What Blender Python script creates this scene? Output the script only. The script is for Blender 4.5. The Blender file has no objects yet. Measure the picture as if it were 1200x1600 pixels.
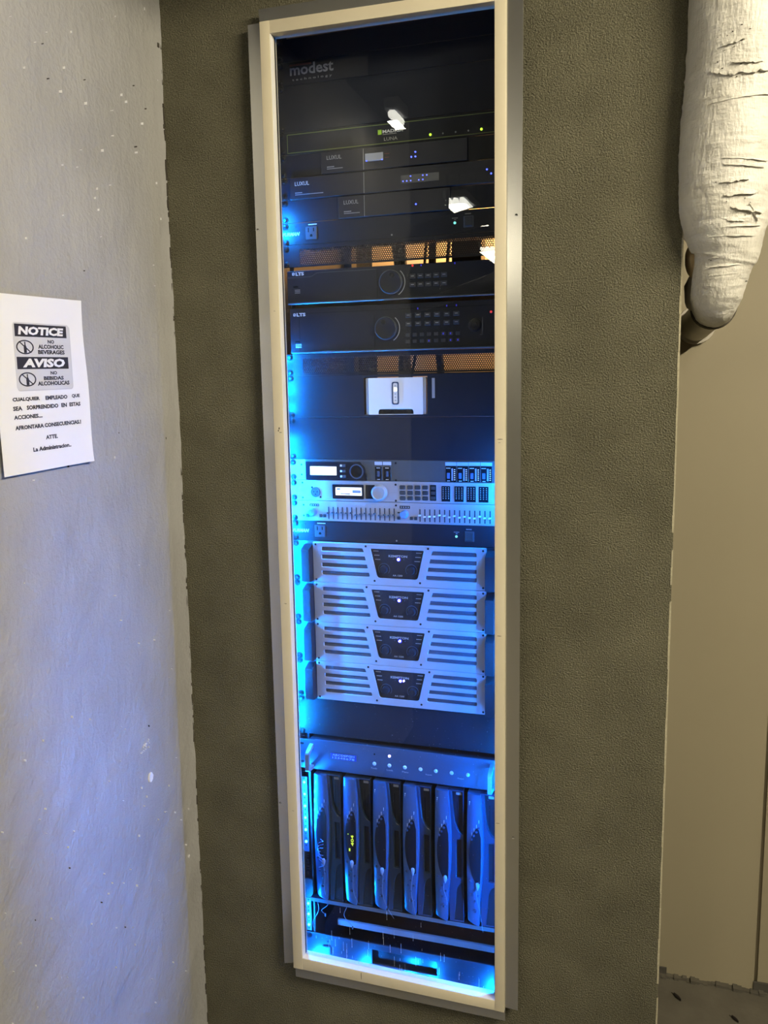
import bpy, bmesh, math, random
from mathutils import Vector, Matrix, noise
random.seed(7)
SC = bpy.context.scene
COL = SC.collection

# ------------------------------------------------------------------ camera
cd = bpy.data.cameras.new('camera')
cam = bpy.data.objects.new('camera', cd)
COL.objects.link(cam)
SC.camera = cam
cd.sensor_fit = 'VERTICAL'
cd.sensor_height = 36.0
cd.lens = 1316.6 / 1600 * 36.0
cd.clip_start = 0.05
_r = Vector((0.95582676, 0.29338915, -0.0178326))
_u = Vector((-0.0267681, 0.14730361, 0.98872904))
_f = Vector((-0.29270918, 0.94457634, -0.1486502))
cam.matrix_world = Matrix(((_r.x, _u.x, -_f.x, 0.49024), (_r.y, _u.y, -_f.y, -1.67878),
                           (_r.z, _u.z, -_f.z, -0.33480), (0, 0, 0, 1)))

# ------------------------------------------------------------------ world, exposure
W = bpy.data.worlds.new('world')
SC.world = W
W.use_nodes = True
W.node_tree.nodes['Background'].inputs[0].default_value = (1.0, 0.86, 0.62, 1)
W.node_tree.nodes['Background'].inputs[1].default_value = 0.05
SC.view_settings.view_transform = 'Standard'
SC.view_settings.look = 'None'
SC.view_settings.gamma = 1
SC.view_settings.exposure = 0.0
SC.view_settings.use_curve_mapping = False
SC.cycles.use_denoising = True
SC.cycles.max_bounces = 8
SC.cycles.transparent_max_bounces = 12
SC.cycles.sample_clamp_indirect = 4.0
SC.cycles.caustics_reflective = False
SC.cycles.caustics_refractive = False

# light levels, all in one place
KEY_W = 140.0        # fluorescent fixtures to the right of the wall
ROW_W = 20.0        # each fixture of the row behind the viewer
CLOSET_W = 60.0      # warm lamp in the closet behind the rack
LED_L = 8500.0     # radiance of one blue LED chip shining on the rack
SIDE_L = 7200.0     # radiance of one chip shining across the rack
WARM = (1.0, 0.89, 0.66)

# ------------------------------------------------------------------ materials
MATS = {}

def mat(name, col, rough=0.5, metal=0.0, spec=0.5, var=0.0, vscale=40.0, bump=0.0, bscale=200.0, bdist=0.001,
        emit=None, estr=0.0, coat=0.0, detail=4.0, rvar=0.0):
    if name in MATS:
        return MATS[name]
    m = bpy.data.materials.new(name)
    m.use_nodes = True
    nt = m.node_tree
    b = nt.nodes['Principled BSDF']
    b.inputs['Base Color'].default_value = (*col, 1)
    b.inputs['Roughness'].default_value = rough
    b.inputs['Metallic'].default_value = metal
    b.inputs['Specular IOR Level'].default_value = spec
    b.inputs['Coat Weight'].default_value = coat
    tc = nt.nodes.new('ShaderNodeTexCoord')
    if var > 0:
        n = nt.nodes.new('ShaderNodeTexNoise')
        n.inputs['Scale'].default_value = vscale
        n.inputs['Detail'].default_value = detail
        nt.links.new(tc.outputs['Object'], n.inputs['Vector'])
        mx = nt.nodes.new('ShaderNodeMix')
        mx.data_type = 'RGBA'
        mx.inputs[6].default_value = (*[c * (1 - var) for c in col], 1)
        mx.inputs[7].default_value = (*[min(1, c * (1 + var)) for c in col], 1)
        nt.links.new(n.outputs['Fac'], mx.inputs[0])
        nt.links.new(mx.outputs[2], b.inputs['Base Color'])
        if rvar > 0:
            mr = nt.nodes.new('ShaderNodeMapRange')
            mr.inputs['To Min'].default_value = max(0.02, rough - rvar)
            mr.inputs['To Max'].default_value = rough + rvar
            nt.links.new(n.outputs['Fac'], mr.inputs['Value'])
            nt.links.new(mr.outputs['Result'], b.inputs['Roughness'])
    if bump > 0:
        n2 = nt.nodes.new('ShaderNodeTexNoise')
        n2.inputs['Scale'].default_value = bscale
        n2.inputs['Detail'].default_value = 3.0
        nt.links.new(tc.outputs['Object'], n2.inputs['Vector'])
        bp = nt.nodes.new('ShaderNodeBump')
        bp.inputs['Strength'].default_value = bump
        bp.inputs['Distance'].default_value = bdist
        nt.links.new(n2.outputs['Fac'], bp.inputs['Height'])
        nt.links.new(bp.outputs['Normal'], b.inputs['Normal'])
    if emit:
        b.inputs['Emission Color'].default_value = (*emit, 1)
        b.inputs['Emission Strength'].default_value = estr
    MATS[name] = m
    return m

def glass_mat():
    m = bpy.data.materials.new('window_glass')
    m.use_nodes = True
    nt = m.node_tree
    nt.nodes.clear()
    out = nt.nodes.new('ShaderNodeOutputMaterial')
    tr = nt.nodes.new('ShaderNodeBsdfTransparent')
    tr.inputs[0].default_value = (0.97, 0.985, 0.98, 1)
    gl = nt.nodes.new('ShaderNodeBsdfGlossy')
    gl.inputs['Roughness'].default_value = 0.0
    geo = nt.nodes.new('ShaderNodeNewGeometry')
    dot = nt.nodes.new('ShaderNodeVectorMath')
    dot.operation = 'DOT_PRODUCT'
    nt.links.new(geo.outputs['Normal'], dot.inputs[0])
    nt.links.new(geo.outputs['Incoming'], dot.inputs[1])
    ab = nt.nodes.new('ShaderNodeMath'); ab.operation = 'ABSOLUTE'
    nt.links.new(dot.outputs['Value'], ab.inputs[0])
    sub = nt.nodes.new('ShaderNodeMath'); sub.operation = 'SUBTRACT'; sub.inputs[0].default_value = 1.0
    nt.links.new(ab.outputs[0], sub.inputs[1])
    pw = nt.nodes.new('ShaderNodeMath'); pw.operation = 'POWER'; pw.inputs[1].default_value = 5.0
    nt.links.new(sub.outputs[0], pw.inputs[0])
    ma = nt.nodes.new('ShaderNodeMath'); ma.operation = 'MULTIPLY_ADD'
    ma.inputs[1].default_value = 0.95; ma.inputs[2].default_value = 0.021
    nt.links.new(pw.outputs[0], ma.inputs[0])
    mx = nt.nodes.new('ShaderNodeMixShader')
    nt.links.new(ma.outputs[0], mx.inputs[0])
    nt.links.new(tr.outputs[0], mx.inputs[1])
    nt.links.new(gl.outputs[0], mx.inputs[2])
    nt.links.new(mx.outputs[0], out.inputs[0])
    return m

BLUE = (0.002, 0.19, 1.0)
def layered(name, col_lo, col_hi, rough, layers, bumps, spec=0.5):
    """colour from weighted noise layers [(scale, weight, contrast)], relief from [(scale, weight)]"""
    m = bpy.data.materials.new(name); m.use_nodes = True
    nt = m.node_tree; b = nt.nodes['Principled BSDF']
    b.inputs['Roughness'].default_value = rough; b.inputs['Specular IOR Level'].default_value = spec
    tc = nt.nodes.new('ShaderNodeTexCoord')
    def noise_(sc, det=3.0, stretch=None):
        n = nt.nodes.new('ShaderNodeTexNoise'); n.inputs['Scale'].default_value = sc; n.inputs['Detail'].default_value = det
        if stretch:
            mp = nt.nodes.new('ShaderNodeMapping'); mp.inputs['Scale'].default_value = stretch
            nt.links.new(tc.outputs['Object'], mp.inputs['Vector']); nt.links.new(mp.outputs[0], n.inputs['Vector'])
        else: nt.links.new(tc.outputs['Object'], n.inputs['Vector'])
        return n.outputs['Fac']
    def math_(op, a_, b_):
        q = nt.nodes.new('ShaderNodeMath'); q.operation = op
        for i, v in enumerate((a_, b_)):
            if isinstance(v, (int, float)): q.inputs[i].default_value = v
            else: nt.links.new(v, q.inputs[i])
        return q.outputs[0]
    tot = None
    for sc, w, ct in layers:
        v = math_('MULTIPLY', math_('MULTIPLY', math_('SUBTRACT', noise_(sc), 0.5), ct), w)
        tot = v if tot is None else math_('ADD', tot, v)
    f = nt.nodes.new('ShaderNodeClamp'); nt.links.new(math_('ADD', tot, 0.5), f.inputs[0])
    mx = nt.nodes.new('ShaderNodeMix'); mx.data_type = 'RGBA'
    mx.inputs[6].default_value = (*col_lo, 1); mx.inputs[7].default_value = (*col_hi, 1)
    nt.links.new(f.outputs[0], mx.inputs[0]); nt.links.new(mx.outputs[2], b.inputs['Base Color'])
    h = None
    for item in bumps:
        v = math_('MULTIPLY', noise_(item[0], 3.0, item[2] if len(item) > 2 else None), item[1])
        h = v if h is None else math_('ADD', h, v)
    bp = nt.nodes.new('ShaderNodeBump'); bp.inputs['Strength'].default_value = 1.0; bp.inputs['Distance'].default_value = 0.001
    nt.links.new(h, bp.inputs['Height']); nt.links.new(bp.outputs[0], b.inputs['Normal'])
    MATS[name] = m
    return m
M_STUCCO = layered('olive_stucco', (0.048, 0.044, 0.026), (0.245, 0.228, 0.150), 0.9, [(520, 1.0, 1.6), (9, 0.5, 1.0), (2.5, 0.4, 1.0)], [(300, 7.0), (520, 4.0)], 0.3)
M_LAV = layered('grey_plaster', (0.31, 0.305, 0.295), (0.41, 0.405, 0.395), 0.40, [(6, 1.0, 1.3), (160, .25, 1.2)], [(40, 3.5, (1, 1, .45)), (140, 1.8), (9, 9.0)])
M_BEIGE = mat('beige_paint', (0.33, 0.285, 0.19), 0.5, var=0.05, vscale=4, bump=0.06, bscale=60)
M_FLOOR = mat('concrete_floor', (0.10, 0.088, 0.065), 0.8, var=0.4, vscale=14, bump=0.5, bscale=60, bdist=0.004)
M_CEIL = mat('ceiling_concrete', (0.20, 0.195, 0.15), 0.8, var=0.2, vscale=3)
M_BEAM = mat('dark_steel_beam', (0.05, 0.045, 0.035), 0.6, var=0.2, vscale=6)
M_ROOM = mat('room_paint', (0.10, 0.095, 0.07), 0.7, var=0.1, vscale=2)
M_CREAM = mat('cream_paint', (0.66, 0.59, 0.43), 0.35, var=0.05, vscale=18)
M_ALU = mat('aluminium_angle', (0.62, 0.61, 0.56), 0.22, metal=0.9, var=0.04, vscale=9)
M_GLASS = glass_mat()
M_BLACK = mat('black_paint', (0.012, 0.013, 0.016), 0.42, var=0.2, vscale=60)
M_BLACKS = mat('black_satin_panel', (0.011, 0.013, 0.021), 0.5, spec=0.25, var=0.15, vscale=90)
M_GLOSSB = mat('gloss_black', (0.007, 0.008, 0.012), 0.22, spec=0.25, var=0.1, vscale=30)
M_PANEL = mat('black_control_panel', (0.018, 0.018, 0.024), 0.4, spec=0.3, var=0.1, vscale=50)
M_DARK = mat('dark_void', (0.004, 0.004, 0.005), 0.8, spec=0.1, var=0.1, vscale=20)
M_RUB = mat('black_plastic', (0.03, 0.03, 0.034), 0.5, var=0.25, vscale=300, bump=0.3, bscale=700)
M_SILVER = mat('brushed_silver', (0.36, 0.37, 0.41), 0.42, metal=0.25, var=0.05, vscale=60)
M_GUN = mat('gunmetal', (0.085, 0.095, 0.105), 0.4, metal=0.3, var=0.06, vscale=60)
M_ZONE = mat('blue_grey_metal', (0.050, 0.078, 0.135), 0.45, metal=0.3, var=0.06, vscale=80)
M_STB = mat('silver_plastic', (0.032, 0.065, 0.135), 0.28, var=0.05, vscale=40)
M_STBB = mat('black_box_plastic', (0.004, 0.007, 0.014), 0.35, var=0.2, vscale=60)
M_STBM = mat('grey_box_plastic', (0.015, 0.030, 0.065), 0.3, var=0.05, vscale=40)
M_WHITE = mat('white_plastic', (0.75, 0.76, 0.78), 0.35, var=0.02, vscale=20)
M_GREYP = mat('grey_plastic', (0.30, 0.31, 0.34), 0.4, var=0.04, vscale=30)
M_FOAM = mat('grille_foam', (0.075, 0.09, 0.13), 0.9, var=0.5, vscale=700, bump=0.8, bscale=900)
M_SCREW = mat('black_screw', (0.006, 0.006, 0.008), 0.4, spec=0.25, var=0.1, vscale=200)
M_STEEL = mat('bright_steel', (0.6, 0.6, 0.6), 0.25, metal=1.0, var=0.05, vscale=80)
M_PRINT = mat('white_print', (0.62, 0.63, 0.66), 0.5, var=0.02)
M_DIMP = mat('grey_print', (0.31, 0.31, 0.32), 0.5, var=0.02)
M_DKP = mat('dark_print', (0.03, 0.03, 0.045), 0.6, var=0.05)
M_REDP = mat('rust_print', (0.16, 0.035, 0.02), 0.5, var=0.05)
M_GRNP = mat('green_print', (0.16, 0.21, 0.055), 0.5, var=0.05)
M_LIME = mat('lime_print', (0.30, 0.52, 0.04), 0.5, var=0.05, emit=(0.35, 0.6, 0.03), estr=0.12)
M_PAPER = mat('white_paper', (0.80, 0.80, 0.80), 0.7, var=0.02, vscale=10)
M_PANELP = mat('pale_grey_print', (0.60, 0.60, 0.61), 0.6, var=0.02, vscale=30)
M_INK = mat('black_ink', (0.025, 0.024, 0.035), 0.6, var=0.05)
M_WRAP = layered('white_pipe_wrap', (0.56, 0.53, 0.45), (0.76, 0.74, 0.68), 0.5, [(14, 1.0, 1.3), (90, .5, 1.2)], [(60, 3.0, (.35, .35, 1.6)), (150, 1.6, (1.6, 1.6, .4)), (22, 6.0), (260, .8)])
M_PIPE = mat('grey_pipe', (0.50, 0.46, 0.38), 0.6, var=0.15, vscale=30, bump=0.2, bscale=60)
M_TORN = mat('brown_foam', (0.50, 0.37, 0.20), 0.9, var=0.3, vscale=60, bump=0.6, bscale=120)
M_SEAM = mat('torn_edge', (0.05, 0.042, 0.03), 0.9, var=0.2)
M_TAN = mat('tan_board', (0.60, 0.40, 0.22), 0.8, var=0.25, vscale=6)
M_CABLE = mat('black_cable', (0.015, 0.014, 0.014), 0.5, var=0.2, vscale=50)
M_WIRE = mat('clear_wire', (0.14, 0.17, 0.24), 0.35, var=0.05)
M_STREAK = mat('dried_drip', (0.55, 0.58, 0.65), 0.6, var=0.1)
M_DEBRIS = mat('dry_leaf', (0.022, 0.016, 0.012), 0.8, var=0.4, vscale=80)
M_SOCKET = mat('outlet_plastic', (0.06, 0.065, 0.08), 0.4, var=0.05)
M_CHIP_PATCH = mat('chip_and_patch_white', (0.85, 0.85, 0.87), 0.35, var=0.05)

E_LED = mat('blue_led_chip', (0.1, 0.1, 0.12), 0.4, emit=(0.001, 0.245, 1.0), estr=LED_L)
E_SIDE = mat('side_led_chip', (0.1, 0.1, 0.12), 0.4, emit=BLUE, estr=SIDE_L)
E_LEDV = mat('blue_white_led_chip', (0.1, 0.1, 0.12), 0.4, emit=(0.025, 0.30, 1.0), estr=26.0)
E_BLUE = mat('blue_indicator', (0.02, 0.02, 0.1), 0.3, emit=(0.06, 0.09, 1.0), estr=5.0)
E_BLUED = mat('dim_blue_indicator', (0.02, 0.02, 0.1), 0.3, emit=(0.03, 0.03, 1.0), estr=0.55)
E_BWHITE = mat('power_indicator', (0.1, 0.1, 0.2), 0.3, emit=(0.22, 0.20, 1.0), estr=60.0)
E_GREEN = mat('green_indicator', (0.05, 0.1, 0.02), 0.3, emit=(0.45, 0.80, 0.04), estr=2.2)
E_TEAL = mat('teal_indicator', (0.05, 0.1, 0.1), 0.3, emit=(0.25, 0.95, 0.80), estr=1.2)
E_RED = mat('red_indicator', (0.1, 0.01, 0.01), 0.3, emit=(1.0, 0.05, 0.05), estr=0.8)
E_LCD = mat('lcd_backlight', (0.5, 0.5, 0.5), 0.3, emit=(0.92, 0.96, 1.0), estr=1.6)
E_WHITE = mat('white_status_light', (0.5, 0.5, 0.5), 0.3, emit=(1.0, 0.98, 0.9), estr=3.0)
E_DIGIT = mat('yellow_digit', (0.1, 0.1, 0.02), 0.3, emit=(0.62, 0.85, 0.05), estr=1.3)
E_TUBE = mat('fluorescent_tube', (0.8, 0.8, 0.8), 0.4, emit=(1.0, 0.97, 0.86), estr=22.0)
E_SMALL = mat('meter_light', (0.3, 0.3, 0.35), 0.3, emit=(0.75, 0.85, 1.0), estr=0.7)

# ------------------------------------------------------------------ builders
def tag(o, label=None, cat=None, group=None, kind=None):
    if label: o['label'] = label
    if cat: o['category'] = cat
    if group: o['group'] = group
    if kind: o['kind'] = kind
    return o

def thing(name, label, cat, loc=(0, 0, 0), group=None, kind=None, rotz=0.0):
    o = bpy.data.objects.new(name, None)
    COL.objects.link(o)
    o.location = [v * 0.001 for v in loc]
    o.rotation_euler = (0, 0, rotz)
    o.empty_display_size = 0.02
    return tag(o, label, cat, group, kind)

def origin(o):
    v = Vector((0, 0, 0))
    while o is not None:
        v += Vector(o.location)
        o = o.parent
    return v

class MB:
    """collects shapes (millimetres, world axes) into one mesh"""
    def __init__(s):
        s.bm = bmesh.new()

    def box(s, x0, x1, y0, y1, z0, z1, bev=0.0, seg=1):
        r = bmesh.ops.create_cube(s.bm, size=1.0)
        vs = r['verts']
        for v in vs:
            v.co = Vector((x0 + (v.co.x + .5) * (x1 - x0), y0 + (v.co.y + .5) * (y1 - y0), z0 + (v.co.z + .5) * (z1 - z0)))
        if bev > 0:
            es = list({e for v in vs for e in v.link_edges})
            bmesh.ops.bevel(s.bm, geom=es, offset=bev, segments=seg, affect='EDGES', profile=0.5)
        return s

    def prism(s, poly, y0, y1, bev=0.0):
        """polygon in x,z pushed from y0 (front) to y1"""
        f = [s.bm.verts.new((x + 0, y0, z)) for x, z in poly]
        b = [s.bm.verts.new((x, y1, z)) for x, z in poly]
        n = len(poly)
        ff = s.bm.faces.new(f)
        s.bm.faces.new(b[::-1])
        for i in range(n):
            s.bm.faces.new((f[(i + 1) % n], f[i], b[i], b[(i + 1) % n]))
        if bev > 0:
            bmesh.ops.bevel(s.bm, geom=list(ff.edges), offset=bev, segments=2, affect='EDGES', profile=0.5)
        return s

    def prism_x(s, poly, x0, x1):
        """polygon in y,z pushed along x"""
        f = [s.bm.verts.new((x0, y, z)) for y, z in poly]
        b = [s.bm.verts.new((x1, y, z)) for y, z in poly]
        n = len(poly)
        s.bm.faces.new(f); s.bm.faces.new(b[::-1])
        for i in range(n):
            s.bm.faces.new((f[(i + 1) % n], f[i], b[i], b[(i + 1) % n]))
        return s

    def lathe(s, cx, cz, prof, n=20):
        """profile [(radius, y)] spun about an axis along y"""
        rings = []
        for r, y in prof:
            if r <= 1e-6:
                rings.append([s.bm.verts.new((cx, y, cz))])
            else:
                rings.append([s.bm.verts.new((cx + r * math.cos(2 * math.pi * i / n), y, cz + r * math.sin(2 * math.pi * i / n))) for i in range(n)])
        for a, b in zip(rings, rings[1:]):
            for i in range(n):
                j = (i + 1) % n
                if len(a) == 1 and len(b) == 1: continue
                if len(a) == 1: s.bm.faces.new((a[0], b[i], b[j]))
                elif len(b) == 1: s.bm.faces.new((a[i], b[0], a[j]))
                else: s.bm.faces.new((a[i], b[i], b[j], a[j]))
        return s

    def tube(s, pts, r, n=8, cap=True):
        pts = [Vector(p) for p in pts]
        rr = r if isinstance(r, (list, tuple)) else [r] * len(pts)
        rings = []
        up = None
        for i, p in enumerate(pts):
            t = (pts[min(i + 1, len(pts) - 1)] - pts[max(i - 1, 0)]).normalized()
            if up is None:
                up = t.orthogonal().normalized()
            up = (up - t * up.dot(t)).normalized()
            sd = t.cross(up)
            rings.append([s.bm.verts.new(p + rr[i] * (math.cos(2 * math.pi * k / n) * up + math.sin(2 * math.pi * k / n) * sd)) for k in range(n)])
        for a, b in zip(rings, rings[1:]):
            for i in range(n):
                s.bm.faces.new((a[i], b[i], b[(i + 1) % n], a[(i + 1) % n]))
        if cap:
            s.bm.faces.new(rings[0]); s.bm.faces.new(rings[-1][::-1])
        return s

    def build(s, name, m, parent=None, smooth=35.0, data_only=False, at=None):
        org = origin(parent) if parent else Vector((0, 0, 0))
        bmesh.ops.recalc_face_normals(s.bm, faces=s.bm.faces)
        me = bpy.data.meshes.new(name)
        if not data_only:
            sub = at if at is not None else org * 1000
            for v in s.bm.verts: v.co = (v.co - Vector(sub)) * 0.001
        else:
            for v in s.bm.verts: v.co *= 0.001
        s.bm.to_mesh(me); s.bm.free()
        me.materials.append(m)
        if smooth:
            for p in me.polygons: p.use_smooth = True
            me.set_sharp_from_angle(angle=math.radians(smooth))
        if data_only: return me
        o = bpy.data.objects.new(name, me)
        COL.objects.link(o)
        if parent: o.parent = parent
        if at is not None: o.location = Vector(at) * 0.001 - org
        return o

def inst(name, me, parent, pos):
    o = bpy.data.objects.new(name, me)
    COL.objects.link(o)
    o.parent = parent
    o.location = Vector(pos) * 0.001 - origin(parent)
    return o

def copy_tree(o, loc, label=None, parent=None):
    c = o.copy()
    COL.objects.link(c)
    if parent is None:
        c.location = [v * 0.001 for v in loc]
    else:
        c.parent = parent
    if label: c['label'] = label
    for ch in o.children:
        copy_tree(ch, None, None, c)
    return c

def rrect(x0, x1, z0, z1, r, n=5):
    pts = []
    for cx, cz, a0 in ((x1 - r, z1 - r, 0), (x0 + r, z1 - r, 90), (x0 + r, z0 + r, 180), (x1 - r, z0 + r, 270)):
        for i in range(n + 1):
            a = math.radians(a0 + 90 * i / n)
            pts.append((cx + r * math.cos(a), cz + r * math.sin(a)))
    return pts

def rpoly(corners, radii, n=5):
    """polygon with rounded corners"""
    out = []
    N = len(corners)
    for i in range(N):
        p = Vector(corners[i]); a = Vector(corners[i - 1]); b = Vector(corners[(i + 1) % N])
        r = radii[i]
        if r <= 0:
            out.append(tuple(p)); continue
        d1 = (a - p).normalized(); d2 = (b - p).normalized()
        ang = d1.angle(d2)
        t = r / math.tan(ang / 2)
        s, e = p + d1 * t, p + d2 * t
        for k in range(n + 1):
            u = k / n
            q = (1 - u) ** 2 * s + 2 * u * (1 - u) * p + u * u * e
            out.append(tuple(q))
    return out

def plate(name, outer, holes, y0, thick, m, parent, bev=0.0, smooth=35.0):
    """flat plate in the x,z plane with real holes; front face at y0"""
    cu = bpy.data.curves.new(name, 'CURVE')
    cu.dimensions = '2D'
    cu.fill_mode = 'BOTH'
    org = origin(parent) * 1000
    for poly in [outer] + list(holes):
        sp = cu.splines.new('POLY')
        sp.points.add(len(poly) - 1)
        for p, (x, z) in zip(sp.points, poly):
            p.co = ((x - org.x) * 0.001, (z - org.z) * 0.001, 0, 1)
        sp.use_cyclic_u = True
    cu.extrude = thick * 0.0005 - bev * 0.001
    cu.bevel_depth = bev * 0.001
    cu.bevel_resolution = 0
    tmp = bpy.data.objects.new(name, cu)
    me = bpy.data.meshes.new_from_object(tmp)
    bpy.data.objects.remove(tmp); bpy.data.curves.remove(cu)
    yc = (y0 - org.y) * 0.001 + thick * 0.0005
    for v in me.vertices:
        x, z, d = v.co
        v.co = (x, yc - d, z)
    me.materials.clear(); me.materials.append(m)
    for p in me.polygons:
        p.use_smooth = True; p.material_index = 0
    me.set_sharp_from_angle(angle=math.radians(smooth))
    o = bpy.data.objects.new(name, me)
    COL.objects.link(o); o.parent = parent
    return o

def text(s, x0, x1, z0, z1, y, m, parent, bold=0.0, shear=0.0, name='lettering', fit=True, spacing=1.0, angle=0, raise_=0.3):
    """printed or raised lettering fitted into the box x0..x1, z0..z1 (mm), facing -y"""
    cu = bpy.data.curves.new(name, 'FONT')
    cu.body = s
    cu.extrude = 0.02
    cu.offset = bold
    cu.shear = shear
    cu.space_character = spacing
    cu.resolution_u = 2
    tmp = bpy.data.objects.new(name, cu)
    me = bpy.data.meshes.new_from_object(tmp)
    bpy.data.objects.remove(tmp); bpy.data.curves.remove(cu)
    if angle:
        ca, sa = math.cos(math.radians(angle)), math.sin(math.radians(angle))
        for v in me.vertices:
            x, yy = v.co.x, v.co.y
            v.co.x, v.co.y = x * ca - yy * sa, x * sa + yy * ca
    xs = [v.co.x for v in me.vertices]; ys = [v.co.y for v in me.vertices]
    ax, bx, ay, by = min(xs), max(xs), min(ys), max(ys)
    sx = (x1 - x0) / (bx - ax); sz = (z1 - z0) / (by - ay)
    if not fit: sx = sz
    org = origin(parent) * 1000
    for v in me.vertices:
        v.co = ((x0 + (v.co.x - ax) * sx - org.x) * 0.001, (y - raise_ * (0.5 + v.co.z / 0.04) - org.y) * 0.001,
                (z0 + (v.co.y - ay) * sz - org.z) * 0.001)
    me.materials.clear(); me.materials.append(m)
    for p in me.polygons: p.material_index = 0
    o = bpy.data.objects.new(name, me)
    COL.objects.link(o); o.parent = parent
    return o

def bx(name, x0, x1, y0, y1, z0, z1, m, parent=None, bev=0.0):
    return MB().box(x0, x1, y0, y1, z0, z1, bev).build(name, m, parent)

def disc_me(name, r, d, m, n=16, dome=0.0):
    """round button or light: centre at the origin, standing out by d towards -y"""
    b = MB()
    b.lathe(0, 0, [(0, -d - dome), (r * 0.75, -d - dome * 0.6), (r, -d), (r, 0)] if dome else [(0, -d), (r * 0.88, -d), (r, -d * 0.7), (r, 0)], n)
    return b.build(name, m, None, data_only=True)

def box_me(name, w, d, h, m, bev=0.0):
    return MB().box(-w / 2, w / 2, -d, 0, -h / 2, h / 2, bev).build(name, m, None, data_only=True)

U = 44.45
# rack screw: dished washer, pan head, cross slot
_s = MB()
_s.lathe(0, 0, [(6.6, 0), (6.6, -1.2), (5.2, -1.9), (4.4, -1.5), (4.2, -3.2), (3.0, -4.3), (0, -4.6)], 16)
_s.box(-2.2, 2.2, -4.75, -4.2, -0.4, 0.4).box(-0.4, 0.4, -4.75, -4.2, -2.2, 2.2)
ME_SCREW = _s.build('rack_screw', M_SCREW, None, data_only=True)
ME_SLOT = disc_me('ear_bolt', 2.3, 0.8, M_SCREW, 10)
LX, RX = -232.55, 237.0

def rack_screws(root, top, units, y=0.0):
    """two screws in each ear, just inside the top and the bottom edge"""
    for x in (LX, RX):
        for z in (top - 6.35, top - units * U + 6.35):
            inst('rack_screw', ME_SCREW, root, (x, y, z))

# ------------------------------------------------------------------ setting
FLOOR, CEIL = -1850.0, 950.0
# dark stuccoed wall with the opening for the rack (four slabs round the hole)
def struct(name, b, m, smooth=None):
    return tag(b.build(name, m, None, smooth), kind='structure')

HX0, HX1, HZ0, HZ1 = -222, 248, -1608, 338
b = MB()
def slab(x0, x1, z0, z1): b.box(x0, x1, -100, -70, z0, z1)
slab(-475, HX0, FLOOR, CEIL); slab(HX1, 545, FLOOR, CEIL); slab(HX0, HX1, HZ1, CEIL); slab(HX0, HX1, FLOOR, HZ0)
b.box(505, 545, -70, 405, FLOOR, CEIL)
o = struct('wall_front', b, M_STUCCO)
o['label'] = 'dark olive stuccoed wall around the rack window'
# pale broken line along the right corner, missing towards the top
b = MB()
for i in range(70):
    z0 = FLOOR + i * 32 + 60
    w = 1.6 + 1.3 * random.random()
    if z0 < -60 and random.random() < 0.93:
        b.box(545 - w, 545.8, -100.7, -96, z0, z0 + 31.5)
o = struct('trim_1', b, mat('pale_arris', (0.42, 0.38, 0.26), 0.8, var=0.3, vscale=200))
o['label'] = 'pale broken line on the right edge of the olive wall'

# grey plastered wall on the left, slightly uneven
def left_wall():
    b = MB(); bm = b.bm
    ny, nz = 60, 130
    ys = [-100 + (-1900) * (i / ny) ** 1.3 for i in range(ny + 1)]
    grid = []
    for i, y in enumerate(ys):
        row = []
        for j in range(nz + 1):
            z = FLOOR + (CEIL - FLOOR) * j / nz
            x = -447 - 0.0065 * (420 - z)
            p = Vector((0, y * 0.004, z * 0.004))
            x += 3.0 * noise.noise(p) + 1.2 * noise.noise(p * 4.3)
            near = max(0.0, 1 - (-100 - y) / 60.0)
            x -= 5.0 * (1 - near) ** 0.5 * (1 if near > 0 else 1) - 5.0
            x += near * 1.5 * noise.noise(Vector((3, 0, z * 0.03)))
            row.append(bm.verts.new((x, y, z)))
        grid.append(row)
    for i in range(ny):
        for j in range(nz):
            bm.faces.new((grid[i][j], grid[i + 1][j], grid[i + 1][j + 1], grid[i][j + 1]))
    # body behind the plaster face
    b.box(-620, -475, -2000, -60, FLOOR, CEIL)
    for y in (-2000,):
        row = grid[-1]
        back = [bm.verts.new((-480, y, v.co.z)) for v in row]
        for j in range(nz):
            bm.faces.new((row[j], back[j], back[j + 1], row[j + 1]))
    return b
o = struct('wall_left', left_wall(), M_LAV, 60)
o['label'] = 'grey plastered wall on the left carrying the paper notice'
# paint chips, dark nicks and one white patch on the plaster
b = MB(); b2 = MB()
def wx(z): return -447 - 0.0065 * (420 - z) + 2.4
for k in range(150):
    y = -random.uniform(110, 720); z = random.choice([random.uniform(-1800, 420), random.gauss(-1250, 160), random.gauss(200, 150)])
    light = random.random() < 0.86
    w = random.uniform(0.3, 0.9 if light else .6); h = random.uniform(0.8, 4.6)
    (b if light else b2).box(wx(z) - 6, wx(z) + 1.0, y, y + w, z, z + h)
# ragged dark joint and old paint along the inner corner
z = -1840.0
while z < 430:
    h = random.uniform(4, 26)
    if random.random() < (.75 if z > -600 else .45):
        w = random.uniform(.6, 2.4 if z > -900 else 1.5)
        b2.box(wx(z) - 4, wx(z) + 2.2 + random.uniform(0, 1.2), -101.2 - w, -99.8, z, z + h)
    z += h * random.uniform(.6, 1.5)
b2.box(wx(330) - 4, wx(330) + 3.2, -112, -107, 330, 338)
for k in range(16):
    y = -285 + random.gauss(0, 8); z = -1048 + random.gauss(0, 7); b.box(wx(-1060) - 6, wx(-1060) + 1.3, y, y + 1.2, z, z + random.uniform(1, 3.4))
pts = [(0, 0), (5, 4), (7, 12), (3, 20), (-2, 18), (-5, 9), (-4, 2)]  # outline of the larger white patch
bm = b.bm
f = [bm.verts.new((wx(-1120) + 1.6, -273 + y * 1.2, -1128 + z)) for y, z in pts]
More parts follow.
